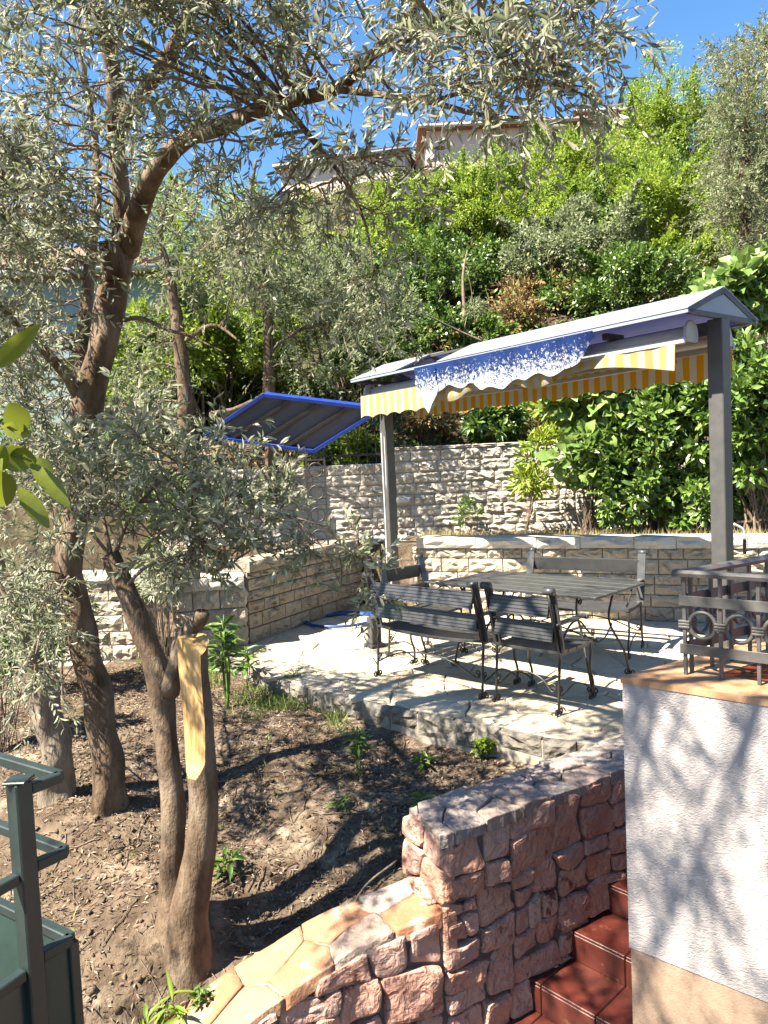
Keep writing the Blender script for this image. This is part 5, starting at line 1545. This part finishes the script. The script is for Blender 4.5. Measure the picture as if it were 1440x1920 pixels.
bshrub(1095, 850, 45, 1.2, 9.0, 'small pale fig shoot against the block wall', 'fig_leaf', 500, 84, L=.16, W=.13, clumps=22, simple=False)
bshrub(1420, 800, 90, 1.6, 8.3, 'dense dark bush right of the canopy post', 'dark_leaf', 6500, 85, L=.12, W=.055, clumps=80, simple=False)
bshrub(1300, 930, 90, .6, 8.8, 'dark glossy undergrowth bush behind the right post', 'dark_leaf', 3000, 86, L=.11, W=.05, clumps=45, simple=False)
bshrub(1400, 560, 80, 1.1, 9.6, 'pale green fig tree with large leaves above the canopy gable', 'fig_leaf', 1500, 87, L=.19, W=.12, clumps=40, simple=False, base_z=1.0)
bshrub(1320, 640, 70, .8, 10.0, 'leafy green bush behind the right end of the canopy roof', 'green_leaf', 3000, 88, L=.12, W=.055, clumps=40, simple=False, base_z=1.5)
bshrub(925, 795, 50, .7, 10.9, 'round dark green bush growing on top of the block wall', 'dark_leaf', 1900, 89, L=.13, W=.05, clumps=32, simple=False, base_z=1.9)
bshrub(985, 905, 32, .9, 9.7, 'young sapling with bright lance leaves in front of the block wall', 'bright_leaf', 330, 90, name='sapling', L=.15, W=.03, clumps=9, simple=False, shell=.2)
bshrub(1010, 850, 35, .8, 9.6, 'upper bright green sapling tuft in front of the block wall', 'bright_leaf', 330, 91, name='sapling', L=.15, W=.03, clumps=9, simple=False, base_px=985)
bshrub(880, 965, 22, .9, 10.0, 'small weedy green clump at the foot of the block wall', 'green_leaf', 260, 92, name='weed_clump', L=.08, W=.02, clumps=8, simple=False)
bshrub(800, 790, 45, .5, 11.0, 'rusty dry shrub on top of the block wall by the left post', 'dry_bush', 1500, 93, L=.10, W=.04, clumps=22, base_z=1.9)
bshrub(1040, 770, 50, .6, 11.2, 'yellowish green bush on top of the block wall', 'bright_leaf', 1600, 94, L=.12, W=.05, clumps=25, base_z=1.95)
bshrub(650, 850, 55, .5, 11.0, 'bright weeds behind the thin iron fence', 'bright_leaf', 1600, 95, L=.13, W=.03, clumps=25, base_z=1.8)

bshrub(300, 1085, 55, .9, 7.0, 'grey green olive sucker bush before the iron gate on the left', 'olive_leaf', 1500, 96, L=.07, W=.018, clumps=26, simple=False, base_z=-.2)
bshrub(85, 1130, 95, .8, 6.6, 'grey green bush hiding the left wall behind the leftmost trunk', 'olive_leaf', 3200, 97, L=.07, W=.018, clumps=45, simple=False, base_z=-.25)
bshrub(-10, 1220, 80, .7, 5.4, 'leafy green bush at the left border behind the green railing', 'green_leaf', 2200, 98, L=.07, W=.02, clumps=40, simple=False, base_z=-.3)
bshrub(330, 950, 80, .8, 8.6, 'leafy green bush between the big olive and the blue shelter column', 'green_leaf', 3200, 99, L=.09, W=.03, clumps=45, simple=False, base_z=-.1)
# dry grass on the bed
def blades(name, label, P, h, w_, mk, seed, lean=.5):
    r_ = np.random.default_rng(seed); n = len(P)
    D = unit(r_.normal(size=(n, 3))*lean+np.array([0, 0, 1.0]))
    V, F = leaf_arrays(P, D, h*r_.uniform(.4, 1.3, n), w_, r_, simple=True, wide=.3, curl=.3)
    o = stuff(link(name, mesh_np(name, V, F, M[mk]))); tag(o, label, 'grass'); return o
r_ = np.random.default_rng(12)
n = 9000
t = r_.uniform(0, 1, n); y = r_.uniform(.33, 1.1, n)
P = np.stack([.45+t*4.6, 8.85-t*1.93+y, np.full(n, .80)], 1)
blades('dry_grass', 'straw coloured dry grass along the bed behind the low wall', P, .12, .008, 'straw', 13, .8)
n = 3500
ex = r_.uniform(-2.6, -.35, n); P = np.stack([ex, np.interp(ex, [e[0] for e in EDGE], [e[1] for e in EDGE])-np.abs(r_.normal(size=n))*.35-.05, 0*ex], 1)
P[:, 2] = soil_h(P[:, 0], P[:, 1])
keep = vnoise(P, 2.2, 3) > .05
blades('grass', 'patchy green and straw grass along the terrace edge', P[keep], .14, .007, 'grass', 14, .7)

# leaf litter and twigs on the soil
n = 80000
x = r_.uniform(-4.5, 1.35, n); y = r_.uniform(2.6, 7.6, n)
ok = (vnoise(np.stack([x, y, 0*x], 1), 1.9, 8)+.5*r_.normal(size=n) > -.35) & (y > np.interp(x, WALLF[::-1, 0], WALLF[::-1, 1])+.31) & (y < np.interp(x, [e[0] for e in EDGE], [e[1] for e in EDGE])-.03)
x, y = x[ok], y[ok]; n = len(x)
P = np.stack([x, y, soil_h(x, y)+.004+np.abs(r_.normal(size=n))*.006], 1)
a = r_.uniform(0, 6.28, n)
D = np.stack([np.cos(a), np.sin(a), r_.normal(size=n)*.28], 1)
V, F = leaf_arrays(P, D, .038*r_.uniform(.5, 1.3, n), .008*r_.uniform(.6, 1.4, n), r_, simple=True, up=np.array([0, 0, 1.6]), curl=.2)
o = stuff(link('leaf_litter', mesh_np('leaf_litter', V, F, M['litter']))); tag(o, 'dry brown olive leaves littering the garden soil', 'leaf litter')
k = 900
x = r_.uniform(-3.5, 1.2, k); y = r_.uniform(3.0, 7.0, k)
ok = (y > np.interp(x, WALLF[::-1, 0], WALLF[::-1, 1])+.38) & (y < np.interp(x, [e[0] for e in EDGE], [e[1] for e in EDGE])-.1)
x, y = x[ok], y[ok]; k = len(x)
a = r_.uniform(0, 6.28, k); l = r_.uniform(.05, .3, k)
q = np.linspace(-.5, .5, 5)
px_ = x[:, None]+np.cos(a)[:, None]*l[:, None]*q+r_.normal(size=(k, 5))*.008
py_ = y[:, None]+np.sin(a)[:, None]*l[:, None]*q+r_.normal(size=(k, 5))*.008
path = np.stack([px_, py_, soil_h(px_, py_)+.008], -1)
V, F = strands(path, r_.uniform(.0012, .004, (k, 1))*np.ones((1, 5)), 4)
o = stuff(link('fallen_twigs', mesh_np('fallen_twigs', V, F, M['twig']))); tag(o, 'thin dry twigs scattered over the garden soil', 'twigs')
# sparse creeping weeds in patches
n = 5200
x = r_.uniform(-3.4, .9, n); y = r_.uniform(2.8, 6.4, n)
pt = np.stack([x, y, 0*x], 1)
ok = (vnoise(pt, 1.5, 17)+.25*r_.normal(size=n) > .62) & (y > np.interp(x, WALLF[::-1, 0], WALLF[::-1, 1])+.34) & (y < np.interp(x, [e[0] for e in EDGE], [e[1] for e in EDGE])-.06)
pt = pt[ok]; pt[:, 2] = soil_h(pt[:, 0], pt[:, 1])
V, F = leaf_arrays(pt, unit(r_.normal(size=(len(pt), 3))+np.array([0, 0, .9])), .04*r_.uniform(.5, 1.5, len(pt)), .009, r_, simple=True, up=np.array([0, 0, 1.0]))
o = stuff(link('creeping_weeds', mesh_np('creeping_weeds', V, F, M['grass']))); tag(o, 'sparse yellow green creeping weeds in patches on the soil', 'weeds')
# clods and small stones
k = 1500
x = r_.uniform(-3.8, 1.2, k); y = r_.uniform(2.7, 6.8, k)
ok = (y > np.interp(x, WALLF[::-1, 0], WALLF[::-1, 1])+.34) & (y < np.interp(x, [e[0] for e in EDGE], [e[1] for e in EDGE])-.08)
x, y = x[ok], y[ok]; k = len(x)
oct_ = np.array([(1, 0, 0), (0, 1, 0), (-1, 0, 0), (0, -1, 0), (0, 0, .8), (0, 0, -.8)])
sz = .006+.022*r_.uniform(0, 1, k)**3
V = np.stack([x, y, soil_h(x, y)+sz*.3], 1)[:, None]+(oct_[None]+r_.normal(size=(k, 6, 3))*.25)*sz[:, None, None]
fo = np.array([(0, 1, 4), (1, 2, 4), (2, 3, 4), (3, 0, 4), (1, 0, 5), (2, 1, 5), (3, 2, 5), (0, 3, 5)])
o = stuff(link('soil_clods', mesh_np('soil_clods', V.reshape(-1, 3), (np.arange(k)[:, None, None]*6+fo[None]).reshape(-1, 3), M['soil']))); tag(o, 'clods and small stones lying on the garden soil', 'clods')
# a pale cut cane lying by the wall
a_, b_ = on(640, 1672, -.32), on(742, 1592, -.30)
a_[2] = float(soil_h(a_[0], a_[1]))+.02; b_[2] = float(soil_h(b_[0], b_[1]))+.05
tag(MB().tube([a_, (a_+b_)/2+[-.03, .02, .015], b_], .006, 6, 12).build('cane', M['bark_pale'], None, True), 'pale thin cane lying on the soil beside the pink wall', 'cane')

# ------------------------------------------------------------------ seedlings and weeds in the soil
def weed(px, py, z, h, n, L, W, mk, label, name, seed, stems=3, spread=.25, cat='weed'):
    r_ = np.random.default_rng(seed)
    p = on(px, py, z); p[2] = float(soil_h(np.array(p[0]), np.array(p[1])))
    for _ in range(6):
        p = on(px, py, p[2]); p[2] = float(soil_h(np.array(p[0]), np.array(p[1])))
    t = tag(empty(name), label, cat)
    m = MB(); PP, DD = [], []
    for s in range(stems):
        a = r_.uniform(0, 6.28); hh = h*r_.uniform(.65, 1.0)
        tip = p+np.array([math.cos(a)*spread*hh*r_.uniform(.2, 1), math.sin(a)*spread*hh*r_.uniform(.2, 1), hh])
        mid = (p+tip)/2+r_.normal(size=3)*.02*np.array([1, 1, 0])
        path = catmull([p-[0, 0, .02], mid, tip], 10)
        m.tube(path, np.linspace(.005, .002, 10)*max(.6, h/.35), 5)
        for i in range(n//stems):
            q = r_.uniform(.3, 1)**.6
            pt = path[min(9, int(q*9))]
            b = r_.uniform(0, 6.28)
            PP.append(pt); DD.append([math.cos(b), math.sin(b), r_.uniform(-.25, .9)])
    m.build('stem', M['green_leaf'], t, True)
    PP, DD = np.array(PP), np.array(DD)
    V, F = leaf_arrays(PP, DD, L*r_.uniform(.6, 1.2, len(PP)), W*r_.uniform(.8, 1.2, len(PP)), r_, up=np.array([0, 0, 1.2]), curl=.3)
    link('leaves', mesh_np('leaves', V, F, M[mk]), t)
    return t
weed(675, 1458, -.3, .34, 46, .12, .02, 'green_leaf', 'young oleander seedling standing alone in the middle of the soil', 'seedling', 1)
weed(425, 1330, -.2, .95, 80, .19, .028, 'dark_leaf', 'tall dark oleander shoot behind the sawn olive stem', 'oleander_shoot', 2, stems=3, spread=.2)
weed(462, 1290, -.2, .42, 50, .16, .026, 'dark_leaf', 'shorter oleander shoot right of the tall one at the terrace corner', 'oleander_shoot', 3, stems=3)
weed(905, 1425, -.2, .17, 120, .06, .025, 'bright_leaf', 'pale green weed clump under the terrace kerb', 'weed_clump', 4, stems=10, spread=.6)
weed(800, 1440, -.3, .10, 22, .10, .022, 'green_leaf', 'flat rosette weed right of the seedling', 'weed_clump', 5, stems=4, spread=.8)
weed(318, 1790, -.45, .17, 14, .13, .018, 'bright_leaf', 'upright grassy weed at the foot of the sawn olive', 'weed_clump', 6, stems=4, spread=.3)
weed(275, 1812, -.45, .13, 16, .13, .022, 'bright_leaf', 'broad leaved weed left of the upright grassy weed', 'weed_clump', 7, stems=4, spread=.6)
weed(375, 1800, -.45, .07, 40, .045, .018, 'green_leaf', 'low round weed beside the lower end of the pink wall', 'weed_clump', 8, stems=9, spread=.8)
weed(413, 1640, -.4, .11, 26, .11, .024, 'green_leaf', 'leafy rosette right of the sawn olive base', 'weed_clump', 9, stems=5, spread=.7)
weed(640, 1520, -.35, .08, 30, .09, .014, 'green_leaf', 'dim grassy tuft in the shade left of the pink wall', 'weed_clump', 10, stems=8, spread=.7)
weed(790, 1508, -.1, .09, 8, .10, .025, 'bright_leaf', 'single pale shoot behind the corner of the pink wall', 'weed_clump', 11, stems=2, spread=.3)
weed(240, 1905, -.5, .07, 160, .05, .012, 'bright_leaf', 'mossy yellow green weed patch at the lower edge', 'weed_clump', 12, stems=26, spread=2.4)
weed(330, 1690, -.42, .06, 60, .05, .012, 'green_leaf', 'low weed patch left of the sawn olive', 'weed_clump', 13, stems=14, spread=2.0)
weed(545, 1300, -.15, .22, 60, .15, .012, 'grass', 'long grassy weed by the terrace corner', 'weed_clump', 14, stems=8, spread=.6)

# ------------------------------------------------------------------ citrus leaves close at the left border
ct = tag(empty('citrus_shrub'), 'citrus twig with large yellow and green leaves at the left border', 'citrus')
LV = [((-10, 690), (62, 618), 1.15, 34), ((5, 790), (50, 815), 1.15, 40), ((18, 755), (44, 815), 1.12, 48), ((8, 835), (-25, 890), 1.12, 46),
      ((-5, 850), (68, 868), 1.14, 52), ((6, 860), (-5, 950), 1.1, 62), ((-25, 880), (24, 950), 1.08, 60), ((58, 870), (128, 942), 1.16, 34), ((35, 915), (90, 985), 1.16, 34), ((25, 790), (12, 812), 1.1, 30), ((62, 862), (100, 880), 1.2, 22), ((0, 640), (-30, 600), 1.2, 40)]
for k, (a, b, d, wpx) in enumerate(LV):
    A_, B_ = np.array(at(*a, d)), np.array(at(*b, d+RG.uniform(-.05, .05)))
    L = np.linalg.norm(B_-A_); D_ = (B_-A_)/L
    toc = unit(CAM-A_); S_ = unit(np.cross(D_, toc+RG.normal(size=3)*.45)); N_ = np.cross(S_, D_)
    W_ = wpx*d/FPX
    n = 9; V, F = [], []
    for i in range(n):
        t = i/(n-1); wv = W_*.5*math.sin(math.pi*min(1, t*.96+.02))**.75
        c = A_+D_*L*t-N_*L*.18*t*t
        V += [c-S_*wv+N_*wv*.35, c, c+S_*wv+N_*wv*.35]
    for i in range(n-1):
        for j in (0, 1): F.append((i*3+j, i*3+j+1, i*3+j+4, i*3+j+3))
    MB().add(V, F).build('leaf', M['citrus'], ct, True)
m = MB()
m.tube([at(-60, 1000, 1.25), at(-15, 900, 1.18), at(20, 850, 1.15), at(45, 830, 1.15)], [.006, .005, .004, .002], 6, 16)
m.tube([at(-15, 900, 1.18), at(-5, 800, 1.15), at(15, 780, 1.14)], [.004, .003, .002], 6, 12)
m.tube([at(-15, 900, 1.18), at(-25, 760, 1.16), at(-10, 690, 1.15)], [.004, .003, .002], 6, 12)
m.tube([at(20, 850, 1.15), at(60, 865, 1.16)], [.003, .002], 6, 4)
m.tube([at(-60, 1000, 1.25), (-.95, 1.3, .9), (-1.0, 1.35, 0), (-1.0, 1.35, -1.75)], [.006, .012, .016, .02], 7, 20)
m.build('stem', M['green_leaf'], ct, True)
